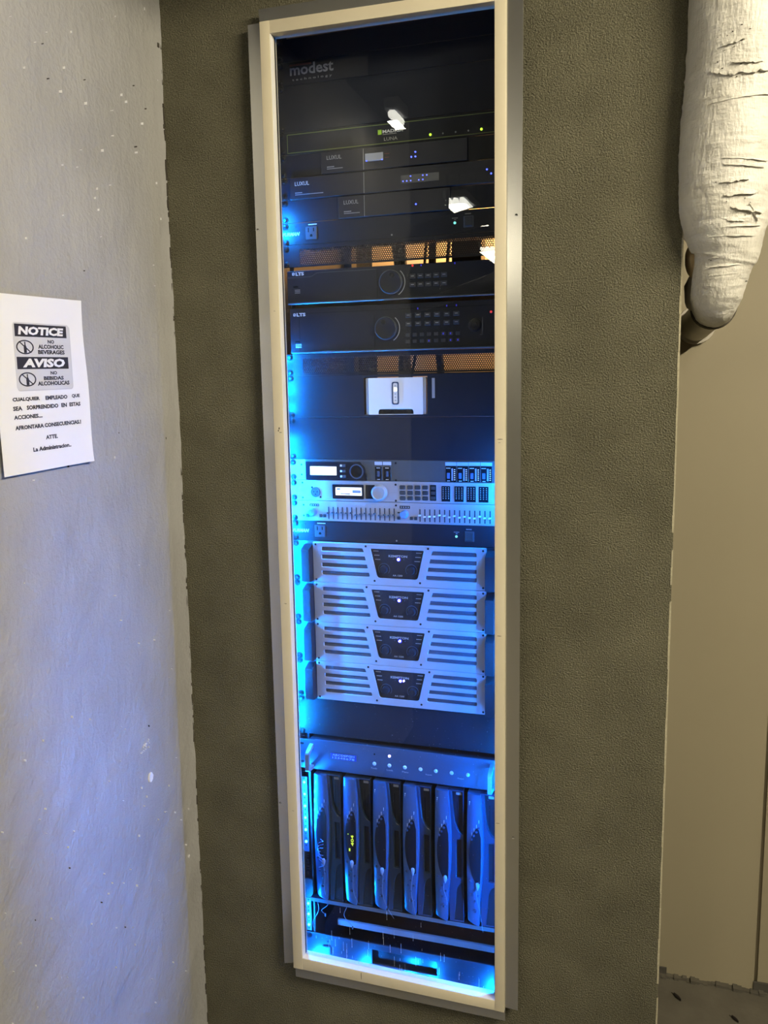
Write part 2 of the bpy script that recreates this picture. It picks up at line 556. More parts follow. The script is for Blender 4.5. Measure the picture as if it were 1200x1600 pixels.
g = [bm.verts.new((wx(-1120) - 6, -273 + y * 1.2, -1128 + z)) for y, z in pts]
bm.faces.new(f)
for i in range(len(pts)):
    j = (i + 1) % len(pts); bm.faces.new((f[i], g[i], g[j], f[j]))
chips = b.build('chips_and_white_patch', M_CHIP_PATCH, None); chips.parent = bpy.data.objects['wall_left']; chips['kind'] = 'stuff'
nicks = b2.build('plaster_nicks', M_SEAM, None); nicks.parent = bpy.data.objects['wall_left']; nicks['kind'] = 'stuff'

# beige wall beyond, with a vertical joint
b = MB()
b.box(500, 789, 410, 500, FLOOR, CEIL); b.box(797, 2500, 412, 500, FLOOR, CEIL); b.box(789, 797, 424, 500, FLOOR, CEIL)
o = struct('wall_rear', b, M_BEIGE); o['label'] = 'beige painted wall beyond the olive wall'
b = MB()
b.box(545, 582, 406, 410, FLOOR, FLOOR + 22); b.box(788, 860, 405, 411, FLOOR, FLOOR + 26)
o = struct('baseboard_rear', b, mat('bare_base', (0.07, 0.063, 0.05), 0.8, var=0.3, vscale=40)); o['label'] = 'dark unpainted strip at the foot of the beige wall'
b = MB()
random.seed(11)
for i in range(26):
    x = 560 + i * 10
    b.box(x, x + 11, 400 - random.uniform(0, 9), 412, FLOOR, FLOOR + random.uniform(2, 9))
o = struct('trim_2', b, M_FLOOR); o['label'] = 'rough mortar line where beige wall meets floor'

b = MB(); b.box(-4200, 4200, -7200, 1000, FLOOR - 60, FLOOR); o = struct('floor', b, M_FLOOR); o['label'] = 'rough dusty concrete floor'
b = MB(); b.box(-4200, 4200, -7200, 1000, CEIL, CEIL + 60); o = struct('ceiling', b, M_CEIL)
b = MB(); b.box(-4200, 4200, -7260, -7200, FLOOR, CEIL); struct('wall_behind', b, M_ROOM)
b = MB(); b.box(4200, 4260, -7200, 1000, FLOOR, CEIL); struct('wall_right', b, M_ROOM)
b = MB(); b.box(-4260, -4200, -7200, 1000, FLOOR, CEIL); struct('wall_far_left', b, M_ROOM)
b = MB(); b.box(-4200, -620, -2000, -1940, FLOOR, CEIL); struct('wall_side', b, M_ROOM)
# closet behind the rack
b = MB()
b.box(-500, 545, 850, 880, FLOOR, CEIL)
o = struct('wall_closet', b, M_TAN); o['label'] = 'tan boarded back wall of the closet behind the rack'
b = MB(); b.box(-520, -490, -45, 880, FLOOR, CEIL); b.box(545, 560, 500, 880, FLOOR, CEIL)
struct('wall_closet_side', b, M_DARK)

# ------------------------------------------------------------------ window frame and glass
win = thing('window_1', 'cream framed glass window of the rack closet', None, (13, -100, -1630), kind='structure')
TL, TR, BL, BR = (-196, 316.5), (225, 313.5), (-196.3, -1575.5), (228.7, -1586)
t = 19.8
oTL, oTR, oBL, oBR = (TL[0] - t, TL[1] + 22.5), (TR[0] + t, TR[1] + 22.5), (BL[0] - t - 1.5, BL[1] - 26), (BR[0] + t - .5, BR[1] - 22)
F0, F1 = -130, -100
MARKS = [(-206, -418, 2.0, 3.0), (-203, -424, 5, .5), (235, -437, 7, .5), (236, -443, 3, .4), (237, -812, 7, .4), (234, -1195, 6, .4), (-207, -188, 3, .5), (-206, -775, 4, .4), (-205, -1230, 4, .4), (-60, -1592, .6, 8)]
MB().prism([oTL, (TL[0], oTL[1]), (BL[0], oBL[1] - .4), oBL], F0, F1, 0.8).build('frame_stile', M_CREAM, win)
MB().prism([(TR[0], oTR[1]), oTR, oBR, (BR[0], oBR[1] + .6)], F0, F1, 0.8).build('frame_stile', M_CREAM, win)
MB().prism([(TL[0], oTL[1]), (TR[0], oTR[1]), TR, TL], F0 + .6, F1, 0.5).build('frame_rail', M_CREAM, win)
MB().prism([BL, BR, (BR[0], oBR[1] + .6), (BL[0], oBL[1] - .4)], F0 + .6, F1, 0.5).build('frame_rail', M_CREAM, win)
A0, A1 = -121, -117
HOLES = {}
def ring(cx, cz, r, n=12): return [(cx + r * math.cos(2 * math.pi * i / n), cz + r * math.sin(2 * math.pi * i / n)) for i in range(n)]
plate('angle_flange', [(oTL[0] - 28, oTL[1] + 1), (oTL[0] + .5, oTL[1] + 1.5), (oBL[0] + .5, oBL[1] + 6), (oBL[0] - 25.5, oBL[1])],
      [ring(-239.5, -31, 2.6), ring(-238.2, -1221, 2.6), ring(-239, -640, .6)], A0, 4, M_ALU, win, 0.3)
plate('angle_flange', [(oTR[0] - .5, 800), (oTR[0] + 27.5, 800), (oBR[0] + 26.5, oBR[1] + 4), (oBR[0] - .5, oBR[1] + 6)],
      [ring(263, -40.5, 2.6), ring(263, -1226, 2.6)], A0, 4, M_ALU, win, 0.3)
plate('angle_flange', [(oTL[0] - 3, oTL[1] - .5), (oTR[0] + 8, oTR[1] - .5), (oTR[0] + 8, oTR[1] + 26), (oTL[0] - 5, oTL[1] + 25)], [], A0 - .4, 4, M_ALU, win, 0.3)
plate('angle_flange', [(oBL[0] + .5, oBL[1] + .4), (oBR[0] + 0.5, oBR[1] + .5), (oBR[0] + .5, oBR[1] - 25), (oBL[0] + 1, oBL[1] - 27)], [], A0 - .4, 4, M_ALU, win, 0.3)
_w = MB().lathe(0, 0, [(2.0, 3), (2.4, -0.5), (1.6, -1.6), (0, -1.8)], 12).build('flange_screw', M_STEEL, None, data_only=True)
for x, z in ((-239.9, -32.3), (-238.6, -1222.2), (262.5, -42), (262.5, -1227.2)):
    inst('flange_screw', _w, win, (x, A0 + 3.2, z))
b = MB()
b.box(-239, -215, -117, -100, -1596, 337); b.box(245, 268, -117, -100, -1600, 500); b.box(-214, 243, -117, -100, 338, 361); b.box(-214, 246, -117, -100, -1627, -1604)
b.build('leak_backing', M_BLACK, win)  # unseen fill added behind the flanges to stop LED light leaking
b = MB()
rnd = random.Random(2)
for x, z, w, h in MARKS:
    for k in range(3):
        xx = x + rnd.uniform(-w, w) * .5; zz = z + rnd.uniform(-h, h)
        b.box(xx - w * .5, xx + w * .5, F0 - .12, F0 + 1, zz - h * .5, zz + h * .5)
b.build('scuff_marks', M_SEAM, win)['kind'] = 'stuff'
# gasket, inner reveal painted white for its light, and pane
b = MB()
b.box(TL[0] - 2, TL[0] + 0.6, -109.5, -105, BR[1], TL[1]); b.box(TR[0] - .6, BR[0] + 2, -109.5, -105, BR[1], TL[1])
b.build('glazing_gasket', M_BLACK, win)
M_LIT_REVEAL = mat('lit_reveal_white', (0.86, 0.84, 0.80), 0.45, var=.03, vscale=30)  # white paint imitates lamp and LED light on the inner reveal
MB().prism([(TL[0] - 1, TL[1] + 1), (TL[0] + 1.2, TL[1] - 1), (BL[0] + 1.2, BL[1] + 1), (BL[0] - 1, BL[1] - 1)], -129, -114.2).build('lit_reveal_strip', M_LIT_REVEAL, win)
MB().prism([(BL[0] - 1, BL[1] - 1), (BL[0] + 1.2, BL[1] + 1.2), (BR[0] - 1.2, BR[1] + 1.2), (BR[0] + 1, BR[1] - 1)], -129, -114.2).build('lit_reveal_strip', M_LIT_REVEAL, win)
MB().prism([(TL[0] - 3, TL[1] + 3), (TR[0] + 3, TR[1] + 3), (BR[0] + 3, BR[1] - 3), (BL[0] - 3, BL[1] - 3)], -114, -110).build('glass_pane', M_GLASS, win, None)
# dried drips and specks on the inside of the glass, low down
random.seed(21)
b = MB()
for k in range(46):
    x = random.choice([random.uniform(-150, 215), random.gauss(-120, 25), random.gauss(40, 50)])
    if not -185 < x < 215: continue
    z = random.uniform(-1575, -1440) if k % 3 else random.uniform(-1560, -1500)
    L = random.uniform(4, 22); w = random.uniform(0.25, 0.6)
    b.box(x - w / 2, x + w / 2, -109.9, -109.6, max(z - L, -1575), z)
    b.box(x - w, x + w, -109.9, -109.5, max(z - L, -1575) - 1.0, max(z - L, -1575) + 0.8)
for k in range(420):
    x = random.uniform(-185, 215); z = random.choice([random.uniform(-1572, -1380), random.gauss(-1060, 50), random.gauss(-1200, 120)])
    if not -1572 < z < -950: continue
    w = random.uniform(0.2, 0.55)
    b.box(x - w / 2, x + w / 2, -109.9, -109.6, z, z + w)
b.build('dried_drips', M_STREAK, win)['kind'] = 'stuff'

# ------------------------------------------------------------------ rack cabinet
rack = thing('equipment_rack', 'tall black equipment rack standing behind the window', 'rack', (0, 0, -1700))
b = MB(); b.box(-268, -262, -44, 480, -1716, 376); b.build('side_panel', M_BLACK, rack)
b = MB(); b.box(266, 272, -44, 480, -1716, 376); b.build('side_panel', M_BLACK, rack)
bx('top_panel', -262, 266, -44, 480, 370, 376, M_BLACK, rack)
bx('bottom_panel', -262, 266, -44, 480, -1716, -1700, M_BLACKS, rack)
holes = []
z = 350.0
while z > -1690:
    holes.append([(LX - 3, z - 3), (LX + 3, z - 3), (LX + 3, z + 3), (LX - 3, z + 3)])
    z -= 14.82
plate('mounting_rail', [(-262, -1700), (-221, -1700), (-221, 370), (-262, 370)], holes, 3.2, 2.2, M_BLACKS, rack)
plate('mounting_rail', [(221, -1700), (266, -1700), (266, 370), (221, 370)], [[(x + RX - LX, z) for x, z in h] for h in holes], 3.2, 2.2, M_BLACKS, rack)
for x0, x1 in ((-221, -218), (218, 221)):
    bx('rail_web', x0, x1, 3.2, 60, -1700, 370, M_BLACK, rack)
for z0 in (-1560,):
    bx('cross_bar', -184, 221, 60, 66, -1618, -1604, M_GREYP, rack)
bx('rear_light_block', -240, 245, 300, 303, -1700, -1520, M_BLACKS, rack)  # added to block warm closet light under the shelf
for x in (-262, 250):
    bx('rear_post', x, x + 20, 440, 480, -1700, 370, M_BLACK, rack)

# ------------------------------------------------------------------ blank panels
def blank(label, top, units, bev=0.6):
    r = thing('blank_panel', label, 'panel', (0, 0, top - units * U), group=None)
    MB().box(-241.3, 243.5, 0, 3, top - units * U + .12, top - .12, bev).build('face_plate', M_BLACKS, r)
    MB().box(-218, 218, 3, 18, top - units * U + .8, top - units * U + 2.2).build('return_lip', M_BLACK, r)
    rack_screws(r, top, units)
    return r
blank('narrow plain black blank panel at the very top of the rack', 8 * U, 1)
r = blank('narrow black blank panel lettered modest above the plain two unit panel', 7 * U, 1)
text('modest', -211.7, -118.3, 284.7, 306, -.1, M_DIMP, r, bold=0.02)
bx('logo_bar', -212, -165, -.45, 0, 302.6, 306, M_REDP, r)
text('t e c h n o l o g y', -207, -122, 273.5, 279, -.1, M_DIMP, r)
blank('two unit black blank panel right above the green lined lighting unit', 6 * U, 2)
blank('wide black blank panel above the silver audio processors', -400.05, 2)
blank('wide black blank panel below the four power amplifiers', -23 * U, 2)

# ------------------------------------------------------------------ lighting controller
top = 4 * U
r = thing('lighting_controller', 'black rack unit with two thin green lines and green lights', 'controller', (0, 0, 3 * U))
MB().box(-241.3, 243.5, 0, 3, 3 * U + .4, top - .4, .5).build('face_plate', M_BLACKS, r)
bx('chassis', -215, 215, 3, 110, 3 * U + 2, top - 2, M_BLACK, r)
rack_screws(r, top, 1)
bx('green_line', -221, 236, -.4, 0, 172.3, 173.5, M_GRNP, r)
bx('green_line', -221, 236, -.4, 0, 137.0, 138.2, M_GRNP, r)
bx('edge_line', -222.6, -221.8, -.4, 0, 137, 173.5, M_GRNP, r)
text('MADRIX', -18.8, 23.8, 156.6, 162.6, -.1, M_PRINT, r, bold=0.025)
bx('logo_line', -18.8, 10, -.3, 0, 153.8, 154.8, M_DIMP, r)
text('LUNA', -16, 11.5, 142.2, 148.4, -.1, M_DIMP, r)
b = MB(); b.box(-28.4, -20.8, -.5, 0, 154.6, 162); 
for k in range(3): b.box(-28.4 + k * 2.8, -26.6 + k * 2.8, -.5, 0, 162, 163.6)
b.build('castle_emblem', M_LIME, r)
_g = disc_me('status_light', 2.4, 1.2, E_GREEN, 12, .5)
for x in (78.1, 178.2): inst('status_light', _g, r, (x, 0, 144.4))
_d = disc_me('dark_light', 1.6, .8, M_GREYP, 10)
for x in (103, 128, 153): inst('dark_light', _d, r, (x, 0, 144.4))

# ------------------------------------------------------------------ three network units
_bl = disc_me('blue_light', 1.5, 1.0, E_BLUE, 10, .4)
_bls = disc_me('blue_light', 1.1, .8, E_BLUE, 8, .3)
def network(label, k, x0, x1):
    zt = (3 - k) * U; zb = zt - U
    r = thing('network_unit', label, 'network device', (0, 0, zb))
    MB().box(-241.3, 243.5, 0, 3, zb + .4, zt - .4, .4).build('shelf_face', M_BLACKS, r)
    MB().box(x0, x1, -4.5, 0, zb + .9, zt - 1.2, .8).build('device_front', M_PANEL, r)
    bx('chassis', max(x0, -212), min(x1, 212), 3, 110, zb + 3, zt - 3, M_BLACK, r)
    rack_screws(r, zt, 1)
    text('LUXUL', x0 + 12.2, x0 + 43.4, zt - 17.2, zt - 9.6, -4.6, M_DIMP if k != 1 else M_PRINT, r)
    bx('divider_line', -58.6, -57.8, -4.9, -4.5, zb + 1.5, zt - 3, M_DIMP, r)
    b = MB()
    for i in range(5): b.box(x0 + 12.3 + i * 3.2, x0 + 14.7 + i * 3.2, -4.7, -4.5, zt - 32, zt - 30.2)
    for i in range(11 + 9 * (k == 1)): b.box(x0 + 12.3 + i * 3.1, x0 + 14.6 + i * 3.1, -4.7, -4.5, zt - 35.4, zt - 34)
    b.build('small_print', M_DIMP, r)
    return r
r = network('black network unit with three blue lights and a small port plate', 0, -148, 152)
MB().box(-54.5, -17, -5.6, -4.5, 105.5, 120.3, .5).build('port_plate', M_GREYP, r)
bx('print_line', -14, -4, -4.8, -4.5, 116.3, 117.2, M_REDP, r); bx('print_line', -14, -5, -4.8, -4.5, 109.3, 110.2, M_REDP, r)
for x, z in ((48.8, 114.3), (40.5, 105.7), (48.7, 105.8)): inst('blue_light', _bl, r, (x, -4.5, z))
for x, z in ((-51.3, 106.3), (-19, 106.3)): inst('blue_light', _bls, r, (x, -5.6, z))
r = network('widest black network unit with a row of tiny blue lights', 1, -219, 222)
bx('light_window', 18.8, 95.5, -4.9, -4.5, 57.8, 73, mat('smoked_window', (0.05, 0.05, 0.055), 0.3, var=.05), r)
for x, z in ((38.5, 70.0), (23.1, 61.6), (30.7, 61.6), (38.8, 61.7), (63.4, 69.6), (71.3, 69.5), (55.1, 61.5), (63.3, 61.7)):
    inst('blue_light', _bls, r, (x, -4.9, z))
for x, z in ((189.6, 69.4), (197.8, 61.3)): inst('blue_light', _bl, r, (x, -4.5, z))
r = network('narrow black network unit with one blue light', 2, -114, 118)
inst('blue_light', _bl, r, (48.7, -4.5, 16.7))

# ------------------------------------------------------------------ power conditioners
def conditioner():
    r = thing('power_conditioner', 'black power strip unit with a front outlet above the upper vent panel', 'power unit', (0, 0, -U))
    MB().box(-241.3, 243.5, 0, 3, -U + .4, -.4, .5).build('face_plate', M_BLACKS, r)
    bx('chassis', -215, 215, 3, 95, -U + 2, -2, M_BLACK, r)
    rack_screws(r, 0, 1)
    text('FURMAN', -240, -201.2, -25.6, -18.6, -.1, M_PRINT, r, bold=.03, shear=.35)
    for z in (-8.3, -38): inst('face_bolt', ME_SLOT, r, (-211, 0, z))
    ot = MB().box(-188, -163, -1.6, 0, -35.4, -9.2, 1.2).build('outlet', M_SOCKET, r)
    b = MB(); b.box(-182.3, -180.3, -1.9, -1.55, -20.5, -11.8); b.box(-171, -169, -1.9, -1.55, -19.5, -12.4)
    b.lathe(-175.5, -27, [(2.7, -1.5), (2.7, -1.9), (0, -1.9)], 12); b.box(-178.2, -172.8, -1.9, -1.55, -29.6, -27)
    b.build('socket_slots', M_DARK, ot)
    bx('outlet_label', -181.8, -163, -.3, 0, -6.2, -4.4, M_PRINT, r)
    b = MB()
    for i in range(4): b.box(120 + i * 3, 122.3 + i * 3, -.3, 0, -15.4, -13.8)
    b.box(124, 128, -.3, 0, -18.4, -17.2)
    for i in range(4): b.box(146 + i * 3, 148.4 + i * 3, -.3, 0, -8.8, -7.2)
    b.build('small_print', M_DIMP, r)
    inst('status_light', disc_me('status_light', 2.6, 1.2, E_TEAL, 12, .5), r, (125.5, 0, -23.6))
    MB().box(143, 163, -.8, 0, -33.6, -12.2, .4).build('switch_bezel', M_SOCKET, r)
    MB().box(145, 161, -3, -.8, -31.8, -14, 1.2).build('rocker_switch', M_RUB, r)
    inst('emblem_dot', disc_me('emblem_dot', 1.8, .5, M_DIMP, 12), r, (-3.2, 0, -37.5))
    return r
pc = conditioner()
copy_tree(pc, (0, 0, -15 * U), 'black power strip unit with a front outlet right above the power amplifiers')

# ------------------------------------------------------------------ vent panels with hexagonal perforation
def hex_grille(name, x0, x1, z0, z1, pitch, rh, y, m, parent):
    b = MB(); bm = b.bm
    dz = pitch * math.sqrt(3) / 2
    R = pitch / math.sqrt(3)
    row = 0; z = z1 - R
    cells = 0
    while z > z0 + R * .6:
        x = x0 + pitch / 2 + (pitch / 2 if row % 2 else 0)
        while x < x1 - pitch * .4:
            o = [bm.verts.new((x + R * math.sin(math.pi / 3 * k), y, z + R * math.cos(math.pi / 3 * k))) for k in range(6)]
            i = [bm.verts.new((x + rh * math.sin(math.pi / 3 * k), y, z + rh * math.cos(math.pi / 3 * k))) for k in range(6)]
            h = [bm.verts.new((x + rh * math.sin(math.pi / 3 * k), y + 1.2, z + rh * math.cos(math.pi / 3 * k))) for k in range(6)]
            for k in range(6):
                l = (k + 1) % 6
                bm.faces.new((o[k], o[l], i[l], i[k])); bm.faces.new((i[k], i[l], h[l], h[k]))
            x += pitch
        z -= dz; row += 1
    ob = b.build(name, m, parent, None)
    ob['kind'] = 'stuff'
    return ob
def vent(label, top):
    r = thing('vent_panel', label, 'vent panel', (0, 0, top - U))
    zt, zb = top - 8.5, top - U + 4.2
    plate('face_plate', rrect(-241.3, 243.5, top - U + .4, top - .4, .5, 1), [[(-203, zb), (204, zb), (204, zt), (-203, zt)]], 0, 2, M_BLACKS, r, .3)
    hex_grille('perforated_mesh', -204.5, 205.5, zb - 2.2, zt + 2, 4.45, 1.55, .5, M_BLACKS, r)
    rack_screws(r, top, 1)
    MB().box(-218, 218, 2, 16, top - 2, top - .8).build('return_lip', M_BLACK, r)
    return r
vent('black hexagon perforated vent panel below the upper power unit', -U)
vent('black hexagon perforated vent panel above the small white box', -6 * U)

# ------------------------------------------------------------------ video recorders
def ring_me(name, r0, r1, d, m, n=40, a0=0, a1=360):
    b = MB(); bm = b.bm
    R = []
    full = abs(a1 - a0) >= 360
    for i in range(n if full else n + 1):
        a = math.radians(a0 + (a1 - a0) * i / n)
        c, s_ = math.cos(a), math.sin(a)
        R.append([bm.verts.new((r * c, y, r * s_)) for r, y in ((r0, 0), (r0, -d), (r1, -d), (r1, 0))])
    N = len(R)
    for i in range(N if full else N - 1):
        p, q = R[i], R[(i + 1) % N]
        for k in range(3): bm.faces.new((p[k], q[k], q[k + 1], p[k + 1]))
    return b.build(name, m, None, data_only=True)
M_EDGE = mat('trim_and_lit_edge_plastic', (0.10, 0.11, 0.13), 0.25, metal=.3, var=.05)  # paler trim; on the lower lips it stands in for caught light
def jog(r, cx, cz, rad, y):
    inst('jog_wheel', MB().lathe(0, 0, [(rad, 0), (rad, -7), (rad - 1.8, -8.6), (rad - 4, -8.2), (0, -7.6)], 40).build('jog_wheel', M_BLACKS, None, data_only=True), r, (cx, y, cz))
    inst('jog_ring', ring_me('jog_ring', rad - .2, rad + 1.0, 6.5, M_EDGE), r, (cx, y, cz))
    inst('jog_arc', ring_me('jog_arc', rad + 5, rad + 6.4, 1.0, M_GREYP, 20, -58, 48), r, (cx, y, cz))
    inst('finger_dimple', disc_me('finger_dimple', 5, .5, M_GLOSSB, 16), r, (cx + (-4 if rad < 23 else 4), y - 7.8, cz + rad * .55))
_rb = box_me('button', 12, 1.6, 9, M_RUB, .7)
_sb = box_me('button', 8.5, 1.4, 7, M_RUB, .6)
_bd = box_me('button_light', 2.2, .6, 3.4, E_BLUED)
_bk = box_me('button_mark', 6, .3, 1.1, M_DIMP)
# smaller recorder
zt, zb = -97, -164.6
r = thing('video_recorder', 'shallower black video recorder with one double row of buttons', 'video recorder', (0, 0, zb))
MB().box(-230.5, 231, -6, 4, zb, zt, 1.2).build('front_panel', M_BLACKS, r)
bx('chassis', -218, 218, 4, 300, zb, zt - 3, M_BLACK, r)
b = MB()
b.box(-229.5, -176.5, -6.7, -6, -110.9, -109.7); b.prism([(-177, -110.9), (-162.7, -103.6), (-162.7, -102.4), (-177, -109.7)], -6.7, -6); b.box(-162.7, -35, -6.7, -6, -103.6, -102.4)
b.build('accent_line', M_EDGE, r)
MB().box(-229.5, 230, -9, -6, -165, -161.8, .8).build('lower_lip', M_EDGE, r)  # paler plastic paints in the lit lower edge
text('LTS', -211, -192.6, -106.6, -99.8, -6.1, M_PRINT, r, bold=.04)
plate('emblem', rrect(-218.6, -213.4, -105.8, -100.2, 1), [rrect(-217.5, -215.2, -103.2, -101.2, .6), rrect(-216.6, -214.4, -105, -103.9, .4)], -6.4, .4, M_PRINT, r)
jog(r, -4.4, -130.3, 23.2, -6)
bx('panel_seam', -34.2, -33.4, -6.3, -6, -160, -104, M_DARK, r)
for zz in (-121, -137.3):
    for x in (40.3, 56.5, 72.6, 88.7, 104.8):
        q = inst('button', _rb, r, (x, -6, zz)); inst('button_mark', _bk, q, (x, -7.6, zz + .5))
bx('usb_port', -217, -206, -6.3, -5, -131, -127, M_DARK, r)
b = MB(); 
for i in range(3): b.box(-214, -202, -6.3, -6, -136 - i * 3, -135 - i * 3)
b.build('small_print', M_DIMP, r)
inst('red_light', disc_me('red_light', 2.2, .8, E_RED, 12), r, (40.6, -6, -100.2))
for x in (58.2, 126.4): inst('button_light', _bd, r, (x, -6, -100.4))
# larger recorder
zt, zb = -172.5, -265.5
r = thing('video_recorder', 'taller black video recorder with direction pad and many buttons', 'video recorder', (0, 0, zb))
MB().box(-227, 231, -6, 4, zb, zt, 1.2).build('front_panel', M_BLACKS, r)
bx('chassis', -218, 218, 4, 300, zb, zt - 3, M_BLACK, r)
MB().box(-226.5, 230.5, -9.5, -6, zb - .3, zb + 3.2, .9).build('lower_lip', M_EDGE, r)  # lit lower edge put into the paler plastic here too
bx('panel_seam', -226, 230, -6.3, -6, -184, -183.3, M_DARK, r)
bx('panel_seam', -206.5, -205.8, -6.3, -6, -262, -193, M_DARK, r); bx('panel_seam', -42, -41.4, -6.3, -6, -262, -193, M_DARK, r)
text('LTS', -211.5, -191.6, -189.4, -182.4, -6.4, M_PRINT, r, bold=.04)
plate('emblem', rrect(-219, -213.8, -188.8, -183, 1), [rrect(-217.9, -215.6, -186, -184, .6), rrect(-217, -214.8, -188, -186.8, .4)], -6.4, .4, M_PRINT, r)
jog(r, -16.1, -220.9, 22.4, -6)
for zz in (-196.8, -213.4):
    for i in range(6):
        x = 30.8 + i * 19.66
        q = inst('button', _rb, r, (x, -6, zz)); inst('button_mark', _bk, q, (x, -7.6, zz + .5))
for zz, lit in ((-235, (5, 6)), (-248, (3, 6, 7))):
    for i in range(8):
        x = 28.7 + i * 14.75
        q = inst('button', _sb, r, (x, -6, zz))
        if i in lit: inst('button_light', _bd, q, (x, -7.4, zz))
for x in (50.4, 109.6, 129.1): inst('button_light', _bd, r, (x, -6, -181 - (3 if x < 60 else 0)))
inst('direction_pad', MB().lathe(0, 0, [(13, 0), (13, -2), (11.5, -2.8), (6, -2.2), (5.5, -3.4), (0, -3.6)], 28).build('direction_pad', M_GLOSSB, None, data_only=True), r, (166.3, -6, -220.7))
MB().box(180.8, 182, -7.2, -6, -239, -206).build('pad_bracket', M_EDGE, r)
bx('pad_bracket', 176, 181, -7.2, -6, -240, -239, M_EDGE, r)
inst('red_light', disc_me('red_light', 2.4, .9, E_RED, 12), r, (198.1, -6, -196.6))
bx('usb_port', -217, -206, -6.3, -5, -243, -239.5, M_DARK, r)
b = MB()
for i in range(3): b.box(-216, -203, -6.3, -6, -247.6 - i * 3, -246.4 - i * 3)
b.build('small_print', M_PRINT, r)

# ------------------------------------------------------------------ holder panel and white box
zt, zb = -7 * U, -400.05
r = thing('holder_panel', 'black panel with a rectangular cutout framing the white box', 'panel', (0, 0, zb))
plate('face_plate', rrect(-241.3, 243.5, zb + .4, zt - .6, .6, 1), [[(-69, -395), (68, -395), (68, -317.5), (-69, -317.5)]], 0, 3, M_BLACKS, r, .3)
plate('raised_front', rrect(-219.3, 236, zb + 1, zt - 2.2, .6, 1), [[(-69, -395), (68, -395), (68, -317.5), (-69, -317.5)]], -2.2, 2.2, M_BLACKS, r, .4)
bx('tray_shelf', -80, 80, 3, 190, -399, -395.2, M_BLACK, r)
bx('reflection_strip', 77, 83, -2.6, -2.1, -362, -322, M_GREYP, r)  # grey strip painted in for a reflection in the glass
rack_screws(r, zt, 2)
r = thing('music_player', 'small white box with a lit button strip in the black cutout', 'music player', (0, 0, -395.1))
MB().prism(rrect(-64.6, 64.4, -395, -319.5, 3.5), 1, 170, 0).build('body', M_GREYP, r)
plate('front_cover', rrect(-58, 57.5, -394.6, -320, 1.5, 3), [[p for p in [(-38, -394.2), (38, -394.2)]] + [(38, -388), (36, -384), (32, -383.2), (-32, -383.2), (-36, -384), (-38, -388)]], -2.2, 3, M_WHITE, r, .4)
MB().box(-64.6, -58, -1.2, 2, -394.6, -320, 1.4, 2).build('side_band', M_GREYP, r)
MB().box(57.5, 64.4, -1.2, 2, -394.6, -320, 1.4, 2).build('side_band', M_GREYP, r)
bx('port_recess', -38, 38, -.6, .9, -394.2, -383.2, M_GLOSSB, r)
plate('button_bezel', rrect(-7.6, 7.4, -374.5, -328, 4), [rrect(-4.8, 4.6, -371.8, -330.6, 3)], -3.2, 1, M_ZONE, r)
st = plate('button_strip', rrect(-4.8, 4.6, -371.8, -330.6, 3), [], -2.9, .7, M_WHITE, r)
inst('status_light', box_me('status_light', 6.2, .5, 7.0, E_WHITE, .2), st, (-.1, -2.9, -343.6))
_mk = box_me('button_mark', 3.0, .3, 1.2, M_ZONE)
for z in (-336.2, -352.6, -359.4, -366): inst('button_mark', _mk, st, (-.1, -2.9, z))

# ------------------------------------------------------------------ loudspeaker processor with dark face
zt = -489.0; zb = zt - U
r = thing('audio_processor', 'gunmetal audio processor with a white screen on a black panel', 'audio processor', (0, 0, zb))
MB().box(-241.3, 243.5, 0, 3, zb + .4, zt - .4, .5).build('face_plate', M_GUN, r)
bx('end_cover', -241, -205, -.7, 0, zb + .6, zt - .6, M_SILVER, r)
bx('chassis', -215, 215, 3, 200, zb + 1, zt - 1, M_BLACK, r)
rack_screws(r, zt, 1, -.7)
for z in (zt - 11.5, zb + 11.5): inst('face_bolt', ME_SLOT, r, (-214, -.7, z))
text('dbx', -232, -216, -516, -505.5, -.8, M_DIMP, r)
plate('display_surround', rpoly([(-204, -533), (-66, -533), (-66, -520), (-80, -494), (-204, -494)], [2, 2, 2, 4, 2], 3), [], -1.6, 1.6, M_GLOSSB, r, .3)
bx('display', -193.7, -133.8, -2, -1.5, -522.3, -504, E_LCD, r)
_k = box_me('button', 4.2, 1.8, 4.4, M_WHITE, .5)
for z in (-501.5, -513.3, -524.6):
    inst('button', box_me('button', 7, 1.6, 5.4, M_SOCKET, .5), r, (-116.5, -1.6, z)); inst('button', _k, r, (-123, -1.6, z))
inst('rotary_knob', MB().lathe(0, 0, [(16.4, 0), (16.4, -9), (15.2, -11.5), (13.5, -12), (12.5, -11), (0, -10.6)], 36).build('rotary_knob', M_GLOSSB, None, data_only=True), r, (-85, -1.6, -512.6))
inst('knob_ring', ring_me('knob_ring', 13.2, 15.4, .6, M_ZONE, 36), r, (-85, -13.2, -512.6))
M_LAB = mat('pale_blue_label', (0.42, 0.48, 0.60), 0.5, var=.03)
for x0, x1 in ((-48.6, -32.2), (-30.4, -12.4)):
    bx('channel_label', x0, x1, -.5, 0, -499.6, -492.8, M_LAB, r)
    q = MB().box(x0 + .8, x1 - .8, -1.0, 0, -532.2, -503.2, .4).build('button_well', M_GLOSSB, r)
    MB().box((x0 + x1) / 2 - 2.4, (x0 + x1) / 2 + 2.4, -2.4, -1, -524, -512.5, .6).build('button', M_ZONE, q)
    bx('small_print', (x0 + x1) / 2 - 4, (x0 + x1) / 2 + 4, -1.2, -1, -506.4, -505.2, M_PRINT, q)
    bx('small_print', (x0 + x1) / 2 - 3, (x0 + x1) / 2 + 3, -1.2, -1, -530.6, -529.4, M_PRINT, q)
_el = box_me('meter_light', 2.6, .3, 1.7, E_SMALL)
